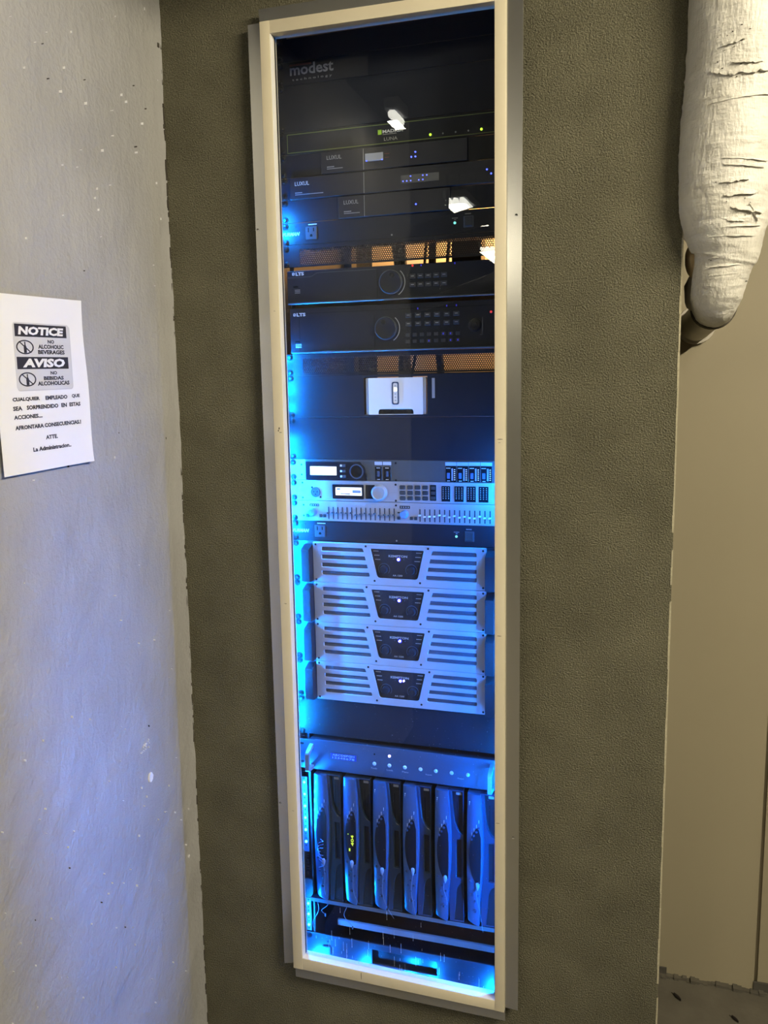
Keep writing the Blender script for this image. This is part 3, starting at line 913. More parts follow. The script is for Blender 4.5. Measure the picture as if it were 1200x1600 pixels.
for k in range(4):
    x0 = 102.9 + k * 24.4
    bx('channel_label', x0, x0 + 23.4, -.5, 0, -499.4, -492.4, M_LAB, r)
    q = MB().box(x0 + 1, x0 + 23, -1.0, 0, -532.6, -500.2, .4).build('button_well', M_GLOSSB, r)
    MB().box(x0 + 3.6, x0 + 9.8, -2.4, -1, -526, -514, .6).build('button', mat('blue_key', (0.08, 0.12, 0.26), .4, var=.03), q)
    bx('small_print', x0 + 2, x0 + 11, -1.2, -1, -505.2, -503.8, M_PRINT, q); bx('small_print', x0 + 4, x0 + 10, -1.2, -1, -531.4, -530, M_PRINT, q)
    bx('meter_strip', x0 + 13, x0 + 16.4, -1.3, -1, -530, -505, M_GREYP, q)
    for i in range(6): inst('meter_light', _el, q, (x0 + 19.6, -1, -507.6 - i * 4.1))
for z in (-495.4, -531.2): inst('face_bolt', ME_SLOT, r, (-2.6, 0, z))

# ------------------------------------------------------------------ silver processor with keypad
zt = -12 * U; zb = zt - U
r = thing('audio_processor', 'silver audio processor with a round knob and a grid of black keys', 'audio processor', (0, 0, zb))
MB().box(-241.3, 243.5, -1, 3, zb + .4, zt - .4, .6).build('face_plate', M_SILVER, r)
bx('chassis', -215, 215, 3, 200, zb + 1, zt - 1, M_BLACK, r)
rack_screws(r, zt, 1, -1)
for z in (zt - 6, zb + 6): inst('face_bolt', ME_SLOT, r, (-213, -1, z))
text('dbx', -231, -209.5, -559, -548, -1.1, M_GREYP, r)
inst('face_groove', ring_me('face_groove', 11.2, 12.2, .2, M_GREYP, 30), r, (-183, -1, -559.6))
xl = inst('xlr_socket', MB().lathe(0, 0, [(10.8, 0), (10.8, -1.6), (9.4, -2), (8.4, -1.2), (0, -1.2)], 30).build('xlr_socket', M_SOCKET, None, data_only=True), r, (-183, -1, -559.6))
for dx, dz in ((-4, 1), (4, 1), (0, -4.4)): inst('socket_pin', disc_me('socket_pin', 1.3, .4, M_DARK, 8), xl, (-183 + dx, -2.2, -559.6 + dz))
for x, z in ((-191, -549.4), (-172, -570)): inst('face_bolt', ME_SLOT, r, (x, -1, z))
plate('display_bezel', rrect(-143.5, -73.8, -572.2, -542, 1, 2), [rrect(-137, -77.4, -565.4, -547.6, .6, 2)], -3, 2.4, M_GLOSSB, r, .3)
ds = bx('display', -137, -77.4, -1.8, -1, -565.4, -547.6, E_LCD, r)
M_LCDI = mat('lcd_ink', (0.25, 0.27, 0.40), .5, var=.03)
b = MB(); b.box(-134, -126, -2, -1.8, -553.6, -550); b.box(-99, -80, -2, -1.8, -560, -553.8); b.box(-127, -104, -2, -1.8, -562.4, -560.4); b.box(-115, -104, -2, -1.8, -564.4, -563)
b.build('screen_graphic', M_LCDI, ds)
bx('dark_panel', -69, -49, -1.7, -1, -571.6, -541.8, M_GLOSSB, r)
inst('knob_ring', ring_me('knob_ring', 19.4, 20.3, .4, M_GREYP, 40), r, (-38, -1, -557.4))
inst('rotary_knob', MB().lathe(0, 0, [(16.6, 0), (16.2, -10), (15, -12.4), (13.2, -13), (12.4, -12.2), (0, -11.6)], 36).build('rotary_knob', M_SILVER, None, data_only=True), r, (-38, -1, -557.4))
bx('print_line', -14, -1, -1.3, -1, -557.6, -556.8, M_GREYP, r)
_kp = box_me('key', 12.2, 2.0, 8.6, M_RUB, 1.4)
for i in range(4):
    for j in range(3): inst('key', _kp, r, (12 + i * 16.2, -1, -545.6 - j * 11.4 + i * .15))
q = MB().box(70.6, 83.8, -1.8, -1, -572.6, -539.6, .4).build('key_column', M_GLOSSB, r)
for j in range(3): inst('key', box_me('key', 9.5, 1.2, 7, M_RUB, .5), q, (77.2, -1.8, -546 - j * 10.5))
_ml = box_me('meter_dot', 1.8, .25, .9, M_PRINT)
for x0, x1 in ((95, 113.4), (122.0, 141.4), (147.2, 166.4), (172.2, 192.2)):
    q = MB().box(x0, x1, -1.8, -1, -573.6, -541.4, .4).build('meter_window', M_GLOSSB, r)
    for i in range(7):
        for c in (.2, .5, .8): inst('meter_dot', _ml, q, (x0 + (x1 - x0) * c, -1.8, -545 - i * 3.7))
for z in (-540.4, -574.2): inst('face_bolt', ME_SLOT, r, (-3.2, -1, z))

# ------------------------------------------------------------------ graphic equalizer
zt = -13 * U; zb = zt - U
r = thing('graphic_equalizer', 'silver graphic equalizer with two rows of thin black sliders', 'equalizer', (0, 0, zb))
MB().box(-241.3, 243.5, -1, 3, zb + .4, zt - .4, .6).build('face_plate', M_SILVER, r)
bx('chassis', -215, 215, 3, 200, zb + 1, zt - 1, M_BLACK, r)
rack_screws(r, zt, 1, -1)
for z in (zt - 10, zb + 11): inst('face_bolt', ME_SLOT, r, (-212, -1, z))
bx('face_groove', -205, 236, -1.2, -1, -620, -619.3, M_GREYP, r)
_sl = box_me('slider_slot', 2.5, .5, 26.4, M_DKP)
_tk = MB()
for i in range(7): _tk.box(-3.4, 3.4, -.15, 0, -10.4 + i * 3.3, -10.1 + i * 3.3)
_tk = _tk.build('slider_scale', M_GREYP, None, data_only=True)
_cap = MB().box(-2.3, 2.3, -7, -.2, -1.5, 1.5, .5).build('slider_cap', M_WHITE, None, data_only=True)
_capb = MB().box(-2.3, 2.3, -7, -.2, -1.5, 1.5, .5).build('slider_cap', M_SOCKET, None, data_only=True)
_num = box_me('band_number', 2.6, .2, 1.3, M_GREYP)
random.seed(5)
for x0, lo, cp in ((-154.2, 0, _capb), (48.7, 1, _cap)):
    for i in range(15):
        x = x0 + i * 10.5
        s = inst('slider_slot', _sl, r, (x, -1, -604))
        inst('slider_scale', _tk, s, (x + 5, -1, -604)); inst('band_number', _num, s, (x, -1, -587.4))
        inst('slider_cap', cp, s, (x, -1.4, -604 + random.uniform(-2.4, 2.2)))
for x0, x1, z0, z1 in ((-197.3, -176, -590.2, -585), (5.2, 27.2, -590.5, -584.6)):
    q = bx('legend_strip', x0, x1, -1.6, -1, z0, z1, M_GLOSSB, r)
    for i in range(4): bx('legend_mark', x0 + 2 + i * 5, x0 + 5 + i * 5, -1.75, -1.6, z0 + 1.6, z1 - 1.6, M_GREYP, q)
M_BKNOB = mat('blue_knob', (0.10, 0.24, 0.55), .35, var=.04)
_kb = MB().lathe(0, 0, [(8.6, 0), (8.6, -3), (7.4, -10), (6.4, -11), (0, -11)], 26)
_kb.box(-.5, .5, -11.5, -10.8, 0, 7)
_kb = _kb.build('gain_knob', M_BKNOB, None, data_only=True)
inst('gain_knob', _kb, r, (15.6, -1, -602)); inst('gain_knob', _kb, r, (-190, -1, -603.2))
_sq = box_me('square_button', 6.8, 2.0, 6.6, M_RUB, .6)
for x in (-172, -163.6, -203, 2.8, 30.3, 39.6): inst('square_button', _sq, r, (x, -1, -610.6))
inst('square_button', box_me('square_button', 5.4, 1, 3.2, M_RUB, .4), r, (2.6, -1, -599.4))
inst('face_bolt', ME_SLOT, r, (-3.2, -1, -584.2))

# ------------------------------------------------------------------ power amplifiers
def amplifier():
    """two units high, built with its bottom edge at z = 0 and its top at 88.9"""
    H = 2 * U
    r = thing('power_amplifier', '', 'amplifier', (0, 0, 0), group='silver power amplifiers stacked in the rack')
    bx('rack_ear', -241.3, -188, 0, 3, .4, H - .4, M_ZONE, r, .4); bx('rack_ear', 188, 243.5, 0, 3, .4, H - .4, M_BLACKS, r, .4)
    bx('chassis', -214, 214, 3, 260, 1, H - 1, M_BLACK, r)
    Y = -10
    holes = []
    for k in range(4):
        zc = H - 14.9 - k * 17.6
        xl = -75 + k * 4.4; xr = 74.5 - k * 4.4
        holes.append(rpoly([(-171, zc - 5.2), (xl + 2, zc - 5.2), (xl - .8, zc + 5.2), (-171, zc + 5.2)], [4.5 if k == 3 else 2, 4.8 if k == 3 else 1.5, 4.6 if k == 0 else 1.5, 4.5 if k == 0 else 2], 4))
        holes.append(rpoly([(xr - 2, zc - 5.2), (170, zc - 5.2), (170, zc + 5.2), (xr + .8, zc + 5.2)], [4.8 if k == 3 else 1.5, 4.5 if k == 3 else 2, 4.5 if k == 0 else 2, 4.6 if k == 0 else 1.5], 4))
    trap = rpoly([(-45, H - 74), (44, H - 74), (59, H - 9.6), (-60, H - 9.6)], [9, 9, 3, 3], 6)
    plate('front_plate', rrect(-189.5, 188.5, 1.0, H - 1.0, .8, 2), holes + [trap], Y, 8, M_SILVER, r, .7)
    bx('foam_grille', -176, -50, Y + 4, Y + 9.5, 6, H - 6, M_FOAM, r); bx('foam_grille', 50, 175, Y + 4, Y + 9.5, 6, H - 6, M_FOAM, r)
    cp = MB().prism([(x * .995, z) for x, z in trap], Y + 3, Y + 9.8).build('control_panel', M_PANEL, r)
    text('KEMPTON', -19.5, 21.5, H - 27.5, H - 22.3, Y + 2.9, M_DIMP, cp, bold=.03)
    text('AA 1200', -11, 10.5, H - 68.4, H - 64.6, Y + 2.9, M_DIMP, cp, bold=.03)
    b = MB()
    for i in range(3):
        for k in range(5):
            b.box(-53 + i * 1.8 + k * 2.4, -51.2 + i * 1.8 + k * 2.4, Y + 2.7, Y + 3, H - 16 - i * 9, H - 14.6 - i * 9)
            b.box(41 - i * 1.8 + k * 2.4, 42.8 - i * 1.8 + k * 2.4, Y + 2.7, Y + 3, H - 17 - i * 9, H - 15.6 - i * 9)
    b.build('small_print', M_DIMP, cp)
    for x in (-30, 30):
        inst('gain_knob', MB().lathe(0, 0, [(8.5, 0), (8, -5), (7.2, -9), (0, -9.4)], 24).build('gain_knob', M_PANEL, None, data_only=True), cp, (x, Y + 3, H - 54))
        inst('knob_scale', ring_me('knob_scale', 11.6, 13, .3, M_ZONE, 24, -40, 220), cp, (x, Y + 3, H - 54))
    inst('power_light', disc_me('power_light', 2.3, 2.0, E_BWHITE, 14, .8), cp, (2.6, Y + 3, H - 31.6))
    inst('light_halo', disc_me('light_halo', 4.4, 1.0, mat('blue_halo', (.02, .02, .2), .3, emit=(.015, .02, 1), estr=2.2), 18), cp, (2.6, Y + 3, H - 31.6))  # glowing disc painted in for the blue halo around the light
    _sm = disc_me('signal_light', 1.2, .5, M_ZONE, 8)
    for x in (-9, 14): inst('signal_light', _sm, cp, (x, Y + 3, H - 31.4))
    for x, z in ((-69, 5.6), (67.5, 5.6), (-50.5, 79.6), (49.5, 79.6), (-183.5, 5.5), (183, 5.5), (-183.5, 83), (183, 83)):
        inst('face_bolt', ME_SLOT, r, (x, Y, H - z))
    for s, x0, x1 in ((-1, -209, -191), (1, 190.5, 208)):
        MB().prism_x([(0, H - 6), (-10, H - 6), (-32, H - 14), (-32, 5), (-26, 2.5), (0, 2.5)], x0, x1).build('handle', M_PANEL, r)
    rack_screws(r, H, 2)
    return r
amp = amplifier()
AL = ['topmost silver power amplifier, right under the black power strip unit', 'second silver power amplifier from the top of its stack of four',
      'third silver power amplifier from the top of its stack of four', 'lowest silver power amplifier, showing a second small lit dot beside its blue light']
amps = []
for k in range(4):
    z = -(17 + 2 * k) * U
    if k == 0:
        a = amp; a.location = (0, 0, z * .001); a['label'] = AL[0]
    else:
        a = copy_tree(amp, (0, 0, z), AL[k])
    amps.append(a)
cp4 = [c for c in amps[3].children if c.name.startswith('control_panel')][0]
e = bpy.data.objects.new('power_light', disc_me('power_light', 1.8, 1.2, E_BWHITE, 12, .5)); COL.objects.link(e)
e.parent = cp4; e.location = (.0098, -.007, .0576)

# ------------------------------------------------------------------ zone selector with handles
zt, zb, Y = -1119.8, -1190.5, -10
r = thing('zone_selector', 'blue grey rack unit with two bracket handles and seven round buttons', 'selector', (0, 0, zb))
MB().prism([(-237.8, zb + 1), (240, zb + 1), (240, zt - 2), (-198, zt), (-203, zt - 2.2), (-237.8, zt - 2.2)][::-1], Y, Y + 4, .5).build('front_panel', M_ZONE, r)
bx('chassis', -214, 214, Y + 4, 250, zb + 1.5, zt - 1.2, M_BLACKS, r)
_es = MB().prism(rrect(-4.6, 4.6, -2.4, 2.4, 2.3), -.4, .2).build('ear_slot', M_DARK, None, data_only=True)
for x in (-231, 233):
    for z in (zt - 11.6, zb + 16): inst('ear_slot', _es, r, (x, Y, z))
for x0, x1 in ((-211.5, -203), (198, 206)):
    b = MB(); bm = b.bm
    path = [(Y, zt - 10), (Y - 6, zt - 11), (Y - 29, zt - 20), (Y - 32, zt - 24), (Y - 32, zb + 10), (Y - 29, zb + 6.5), (Y - 6, zb + 3), (Y, zb + 3)]
    inner = [(Y, zt - 19), (Y - 6, zt - 19.6), (Y - 22, zt - 26), (Y - 24, zt - 28), (Y - 24, zb + 16), (Y - 22, zb + 14), (Y - 6, zb + 11), (Y, zb + 11)]
    A = [[bm.verts.new((x, y, z)) for y, z in path] for x in (x0, x1)]; I = [[bm.verts.new((x, y, z)) for y, z in inner] for x in (x0, x1)]
    for i in range(len(path) - 1):
        bm.faces.new((A[0][i], A[0][i + 1], A[1][i + 1], A[1][i])); bm.faces.new((I[0][i], I[1][i], I[1][i + 1], I[0][i + 1]))
        bm.faces.new((A[0][i], I[0][i], I[0][i + 1], A[0][i + 1])); bm.faces.new((A[1][i], A[1][i + 1], I[1][i + 1], I[1][i]))
    b.build('handle', mat('handle_metal', (0.30, 0.32, 0.36), .3, metal=.4, var=.04), r)
q = bx('display', -162.5, -101.5, Y - .5, Y, -1160.6, -1146.6, mat('blue_lcd', (0.01, 0.03, 0.22), .3, var=.05, emit=(0.0, 0.04, 0.5), estr=.35), r)
text('ABCDEFGH', -158, -106, -1152.4, -1148, Y - .6, mat('lcd_letters', (.2, .35, .6), .4, emit=(.12, .30, .8), estr=.5), q)
text('12345678', -158, -106, -1159, -1154.6, Y - .6, MATS['lcd_letters'], q)
M_BTN = mat('pale_button', (.42, .45, .50), .4, var=.04)
_rbn = MB().lathe(0, 0, [(4.2, 0), (4.2, -1), (3.5, -1.8), (2.6, -2.8), (0, -3.1)], 18).build('push_button', M_BTN, None, data_only=True)
for x in (-59.5, -24.8, 10.5, 45.6, 79.7, 114.6, 150): inst('push_button', _rbn, r, (x, Y, -1160))
inst('power_light', disc_me('power_light', 2.8, 1.2, mat('violet_indicator', (.1, .1, .2), .3, emit=(.42, .30, 1), estr=12), 14, .6), r, (-24.5, Y, -1138.2))
inst('sensor_hole', disc_me('sensor_hole', 1.9, .3, M_DARK, 12), r, (-59, Y, -1138))
for s, x in (('Power', -60), ('Lock', -24), ('Menu', 11), ('Input', 64), ('Output', 134)):
    text(s, x - 7, x + 7, -1172.8, -1169, Y - .1, M_GREYP, r)

# ------------------------------------------------------------------ cable boxes on the shelf
sh = thing('rack_shelf', 'dark metal shelf under the upright cable boxes', 'shelf', (0, 0, -1516))
MB().box(-222, 222, -10, 260, -1510.5, -1508, .3).build('shelf_tray', M_BLACKS, sh)
MB().box(-222, 222, -11.5, -9.5, -1517, -1507.6, .4).build('front_lip', M_EDGE, sh)
bx('side_bracket', -242, -220, 0, 2.8, -1517, -1470, M_BLACKS, sh); bx('side_bracket', 220, 243, 0, 2.8, -1517, -1470, M_BLACKS, sh)

def arc(cx, cz, rx, rz, a0, a1, n):
    return [(cx + rx * math.cos(math.radians(a0 + (a1 - a0) * i / n)), cz + rz * math.sin(math.radians(a0 + (a1 - a0) * i / n))) for i in range(n + 1)]

def cable_box():
    """stands on its side: 62 wide, 309 tall, base at z = 0"""
    H = 309.0
    r = thing('cable_box', '', 'cable box', (0, 0, 0), group='cable boxes standing on edge on the shelf')
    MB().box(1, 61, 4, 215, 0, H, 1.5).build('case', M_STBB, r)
    # silver fascia, bowed forward along its length
    def right(z):       # right border of the silver part
        t_ = (H - z) / H
        return 29.0 + 6.5 * math.sin(min(1, t_ / .78) * math.pi) ** 1 - (3.0 * max(0, t_ - .78) / .22)
    b = MB(); bm = b.bm
    nz, nx = 36, 6
    G = []
    for j in range(nz + 1):
        z = H - 1 - (H - 5) * j / nz
        row = []
        xr = right(z)
        for i in range(nx + 1):
            u = i / nx
            zz = z
            if z < 18: zz = z + (18 - z) * (1 - u) * .62
            y = -19 - 9 * math.sin(math.pi * min(1, max(0, (H - z) / H))) + 7 * (1 - u) ** 3 + 2.0 * u ** 4
            row.append(bm.verts.new((.5 + (xr - .5) * u, y, zz)))
        G.append(row)
    for j in range(nz):
        for i in range(nx): bm.faces.new((G[j][i], G[j][i + 1], G[j + 1][i + 1], G[j + 1][i]))
    border = [G[0][i] for i in range(nx + 1)] + [G[j][nx] for j in range(1, nz + 1)] + [G[nz][i] for i in range(nx - 1, -1, -1)] + [G[j][0] for j in range(nz - 1, 0, -1)]
    back = [bm.verts.new((v.co.x, 4, v.co.z)) for v in border]
    for i in range(len(border)):
        j = (i + 1) % len(border); bm.faces.new((border[i], border[j], back[j], back[i]))
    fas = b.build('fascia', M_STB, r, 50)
    def fy(x, z):
        u = min(1, max(0, (x - .5) / (right(z) - .5)))
        return -19 - 9 * math.sin(math.pi * min(1, max(0, (H - z) / H))) + 7 * (1 - u) ** 3 + 2.0 * u ** 4
    # dark display lens, half an ellipse
    b = MB(); bm = b.bm
    c = (30.5, H - 136)
    pts = arc(c[0], c[1], 24.5, 66, 100, 258, 22)
    pts += [(30.2, H - 198), (31.6, H - 170), (32.2, H - 130), (31.6, H - 95)]
    vs = [bm.verts.new((x, fy(x, z) - 1.1, z)) for x, z in pts]
    cv = bm.verts.new((21, fy(21, c[1]) - 1.6, c[1]))
    bk = [bm.verts.new((x, fy(x, z) + 2, z)) for x, z in pts]
    n = len(pts)
    for i in range(n):
        j = (i + 1) % n
        bm.faces.new((vs[i], vs[j], cv)); bm.faces.new((vs[j], vs[i], bk[i], bk[j]))
    b.build('display_lens', M_GLOSSB, r, 60)
    # grey face with openings
    top_open = [(34.5, H - 3)] + [(37.5, H - 45), (41, H - 75)] + arc(64, H - 68, 22.5, 34, 205, 262, 6) + [(60.5, H - 3)]
    inset = rrect(44.5, 57.5, H - 204, H - 113, .8, 1)
    door = [(60.5, 3), (60.5, H - 211)] + arc(61, H - 246, 17, 33.5, 95, 170, 7) + [(43, 45), (39, 3)]
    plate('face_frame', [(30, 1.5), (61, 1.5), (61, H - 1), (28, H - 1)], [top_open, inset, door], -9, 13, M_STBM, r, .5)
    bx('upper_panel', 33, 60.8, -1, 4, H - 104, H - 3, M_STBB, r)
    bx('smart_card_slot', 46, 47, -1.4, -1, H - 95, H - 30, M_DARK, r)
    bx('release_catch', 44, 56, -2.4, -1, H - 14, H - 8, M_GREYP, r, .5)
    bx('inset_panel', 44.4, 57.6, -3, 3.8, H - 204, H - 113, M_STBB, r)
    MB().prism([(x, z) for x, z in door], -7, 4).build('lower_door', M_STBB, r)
    # buttons
    _b = MB().lathe(0, 0, [(3.2, 0), (3.0, -1.4), (2.0, -2), (0, -2.1)], 12).build('push_button', M_STBM, None, data_only=True)
    _c = MB().lathe(0, 0, [(4.6, 0), (4.4, -1.4), (3.6, -2), (2.4, -1.2), (0, -1.1)], 14).build('push_button', M_STBM, None, data_only=True)
    for x, d in ((27, 73), (21.7, 81), (16.6, 90), (11.8, 99.5), (18.4, 216), (12.4, 229), (25, 229), (18.4, 243), (8.4, 197)):
        inst('push_button', _b, r, (x, fy(x, H - d) + .4, H - d))
    inst('push_button', _c, r, (18, fy(18, H - 267) + .4, H - 267))
    b = MB()
    for i in range(9): b.box(5, 7, fy(6, H - 20) - .2, fy(6, H - 20), H - 20 - i * 4.2, H - 17.4 - i * 4.2)
    for k, (x, d) in enumerate(((27, 58), (22, 68), (17, 77), (12, 87))): b.box(x - .4, x + .4, fy(x, H - d) - .3, fy(x, H - d) + .3, H - d - 4, H - d + 3)
    b.build('small_print', M_PRINT, r)
    return r, fy, H
box0, FY, BH = cable_box()
BXS = [-203.2, -133.0, -63.2, 6.0, 78.2, 149.0]
BLAB = ['leftmost upright silver and black cable box, brightest lit by the blue lights', 'second upright cable box from the left, showing yellow digits 404',
        'third upright cable box from the left on the shelf', 'fourth upright cable box from the left on the shelf',
        'fifth upright cable box from the left on the shelf', 'rightmost upright cable box, partly hidden by the window frame']
BZ = -1507.8
cbs = []
for k, x in enumerate(BXS):
    if k == 0:
        c = box0; c.location = (x * .001, 0, BZ * .001); c['label'] = BLAB[0]
    else:
        c = copy_tree(box0, (x, 0, BZ), BLAB[k])
    cbs.append(c)
x = BXS[1]; zc = BZ + BH
text('404', x + 20.5, x + 27.2, zc - 154, zc - 128, FY(24, BH - 140) - 1.6, E_DIGIT, cbs[1], angle=90, bold=.01, name='display_digits')
bx('display_dash', x + 15.4, x + 18.6, FY(17, BH - 162) - 2.4, FY(17, BH - 162) - 1.9, zc - 167, zc - 160.5, E_DIGIT, cbs[1])
bx('display_dot', x + 13, x + 15, FY(14, BH - 128) - 2.4, FY(14, BH - 128) - 1.9, zc - 128, zc - 126, E_DIGIT, cbs[1])

# infrared emitters stuck on the lenses, with their thin wires
random.seed(3)
EPOS = [(24, 203), (22, 197), (23, 203), (24.5, 192), (25, 198), (25, 204)]
ELAB = ['small teardrop remote emitter taped on the leftmost cable box with a wire', 'small teardrop remote emitter under the yellow digits',
        'small teardrop remote emitter with a wire on the third cable box', 'small teardrop remote emitter with a straight wire on the fourth cable box',
        'small teardrop remote emitter with a short wire on the fifth cable box', 'small teardrop remote emitter on the rightmost cable box']
for k, (ex, ez) in enumerate(EPOS):
    x = BXS[k] + ex; z = BZ + BH - ez
    y = FY(ex, BH - ez) - 1.3
    r = thing('infrared_emitter', ELAB[k], 'remote emitter', (x, y, z - 10))
    b = MB(); bm = b.bm
    n = 14
    prof = [(0, 9), (2.6, 8), (4.2, 5.2), (4.4, 2.5), (3.6, -2), (2.2, -6), (1.0, -9.5)]
    rings = []
    for rad, dz in prof:
        rings.append([bm.verts.new((x + rad * math.cos(2 * math.pi * i / n), y - 2.0 - rad * .62 * math.sin(2 * math.pi * i / n), z + dz)) for i in range(n)])
    for a_, b_ in zip(rings, rings[1:]):
        for i in range(n): bm.faces.new((a_[i], b_[i], b_[(i + 1) % n], a_[(i + 1) % n]))
    b.build('emitter_bud', mat('clear_bud', (.20, .23, .30), .12, var=.03), r, 60)
    drift = [6, 16, 24, 1, 2, 14][k]; L = [70, 85, 100, 90, 50, 95][k]
    pts = []
    for i in range(13):
        u = i / 12
        zz = z - 9 - L * u
        xx = x + drift * u * u + 3 * math.sin(u * 5 + k)
        pts.append((xx, min(y, -12) - 3 - 4 * math.sin(u * 3), zz))
    MB().tube(pts, .45, 5).build('emitter_wire', M_WIRE, r)
    if k == 0:
        b = MB()
        for i in range(7):
            a = i * 1.05
            tp = [(x - 6 + 7 * math.sin(a + t_ * 4) , y - 2.5 - 2 * math.sin(t_ * 7 + i), z + 55 - 10 * i - 10 * t_) for t_ in [j / 8 for j in range(9)]]
            b.tube(tp, .6, 5)
        b.build('tape_bundle', mat('shiny_tape', (.10, .14, .24), .12, var=.1, vscale=80), r)
# thin cables hanging below the shelf at the left
random.seed(9)
for k, (x0, x1, z1, lab) in enumerate(((-208, -215, -1590, 'thin cable hanging left of the shelf beside the LED strip'), (-186, -192, -1548, 'short thin cable curling under the left end of the shelf'), (-140, -128, -1568, 'thin cable hanging under the shelf below the second cable box'))):
    r = thing('hanging_cable', lab, 'cable', (x0, 10, -1520))
    pts = [(x0 + (x1 - x0) * u + 6 * math.sin(u * 6 + k), -6 - 4 * math.sin(u * 3), -1518 + (z1 + 1518) * u) for u in [i / 14 for i in range(15)]]
    MB().tube(pts, .55, 6).build('cable_run', M_WIRE, r)
    MB().box(pts[-1][0] - 1.4, pts[-1][0] + 1.4, pts[-1][1] - 1.4, pts[-1][1] + 1.4, pts[-1][2] - 5, pts[-1][2] + 2, .4).build('cable_tip', M_SOCKET, r)

# ------------------------------------------------------------------ bottom panel with slot
zt, zb = -1606, -1694
r = thing('slotted_panel', 'blue lit steel panel with a wide slot at the bottom of the rack', 'panel', (0, 0, zb))
M_BOT = mat('bottom_panel_paint', (0.026, 0.032, 0.05), .45, var=.3, vscale=40)
plate('face_plate', [(-242, zb), (243, zb), (243, zt), (-242, zt)], [[(-78.5, -1657), (76, -1657), (76, -1620.5), (-78.5, -1620.5)]], 0, 3, M_BOT, r, .4)
bx('slot_back', -85, 82, 14, 16, -1662, -1615, M_BLACK, r)
bx('return_lip', -242, 243, -16, 0, zb, zb + 3, M_BOT, r)
for x in (LX, RX): inst('rack_screw', ME_SCREW, r, (x, 0, zt - 7)); 
bx('bracket_box', -200, -180, -3, 0, -1652, -1634, M_ZONE, r, .6)
for x in (-187, ): inst('face_bolt', ME_SLOT, r, (x, 0, -1622))

# ------------------------------------------------------------------ LED strips (real chips give the blue light)
_chip = MB().box(-2.5, 2.5, -1.2, 0, -2.5, 2.5, .3).build('led_chip', E_LED, None, data_only=True)
_chips = MB().box(-2.5, 2.5, -1.2, 0, -2.5, 2.5, .3).build('led_chip', E_SIDE, None, data_only=True)
_chipv = MB().lathe(0, 0, [(3.0, 0), (3.0, -1.0), (2.2, -2.2), (0, -2.6)], 12).build('led_chip', E_LEDV, None, data_only=True)
_res = MB().box(-1.4, 1.4, -.7, 0, -1.4, 1.4).build('resistor', M_DARK, None, data_only=True)
M_TAPE = mat('led_tape', (0.06, 0.08, 0.14), .5, var=.05)
def back_strip(label, x, zs, y=-30.0, turn=32):
    """strip on a channel behind the wall edge, shining back on the rack"""
    r = thing('led_strip', label, 'LED strip', (x, y, min(zs)))
    bx('channel', x - 9, x + 5, -70, y - .6, min(zs) - 14, max(zs) + 14, M_ALU, r)
    bx('tape', x - 4.5, x + 4.5, y - .6, y, min(zs) - 12, max(zs) + 12, M_TAPE, r)
    for z in zs:
        c = inst('led_chip', _chip, r, (x, y, z)); c.rotation_euler = (0, 0, math.pi - math.radians(turn))
    return r
def side_strip(label, zs, x=247.6, y=-86, turn=26):
    """strip on the right cheek of the opening, shining across the rack to the left"""
    r = thing('led_strip', label, 'LED strip', (x, y, min(zs)))
    bx('tape', x - .6, x, y - 5, y + 5, min(zs) - 12, max(zs) + 12, M_TAPE, r)
    for z in zs:
        c = inst('led_chip', _chips, r, (x - .6, y, z)); c.rotation_euler = (0, 0, -math.pi / 2 + math.radians(turn))
    return r
def steps(a, b_, d=33.0):
    out = []; z = a
    while z > b_: out.append(z); z -= d
    return out
back_strip('upper left blue LED strip behind the wall edge', -244, [8, -22] + [-273, -312, -342, -380])
back_strip('middle left blue LED strip behind the wall edge', -244, [-452, -480, -508, -540, -562, -588, -612, -640])
back_strip('lower left blue LED strip behind the wall edge', -238.5, steps(-690, -1010, 30), -50)
back_strip('short left blue LED strip below the amplifiers', -244, [-1036, -1068, -1100])
side_strip('short right blue LED strip beside the silver processors', steps(-540, -660, 40))
side_strip('right blue LED strip beside the power amplifiers', steps(-740, -1010, 54))
side_strip('lower right blue LED strip beside the bracket handle', steps(-1100, -1560, 38))
back_strip('upper right blue LED strip behind the wall edge', 262, steps(-500, -610, 45), -30, -20)
back_strip('lower right blue LED strip behind the wall edge', 262, [-800, -850, -905, -1140, -1175], -50, -20)
def cheek_strip(label, zs, x=-241.0, y=-30):
    """strip on the left cheek of the cabinet, shining to the right"""
    r = thing('led_strip', label, 'LED strip', (x, y, min(zs)))
    bx('channel', -261.8, x - .6, y - 6, y + 6, min(zs) - 14, max(zs) + 14, M_ALU, r)
    bx('tape', x - .6, x, y - 5, y + 5, min(zs) - 12, max(zs) + 12, M_TAPE, r)
    for z in zs:
        c = inst('led_chip', _chips, r, (x, y, z)); c.rotation_euler = (0, 0, math.pi / 2)
    return r
cheek_strip('blue LED strip on the left cheek beside the cable boxes', steps(-1212, -1345, 22))
cheek_strip('short blue LED strip on the left cheek below the shelf', steps(-1530, -1600, 30))
r = thing('led_strip', 'blue LED strip along the bottom in front of the slotted panel', 'LED strip', (0, -24, -1672))
bx('channel', -240, 243, -31, -24.6, -1700, -1666, M_ALU, r)
bx('tape', -230, 238, -24.6, -24, -1676, -1666, M_TAPE, r)
for x in (-222, -206, -100, 10, 62, 196, 218):
    c = inst('led_chip', _chips, r, (x, -24, -1671)); c.rotation_euler = (0, 0, math.pi)

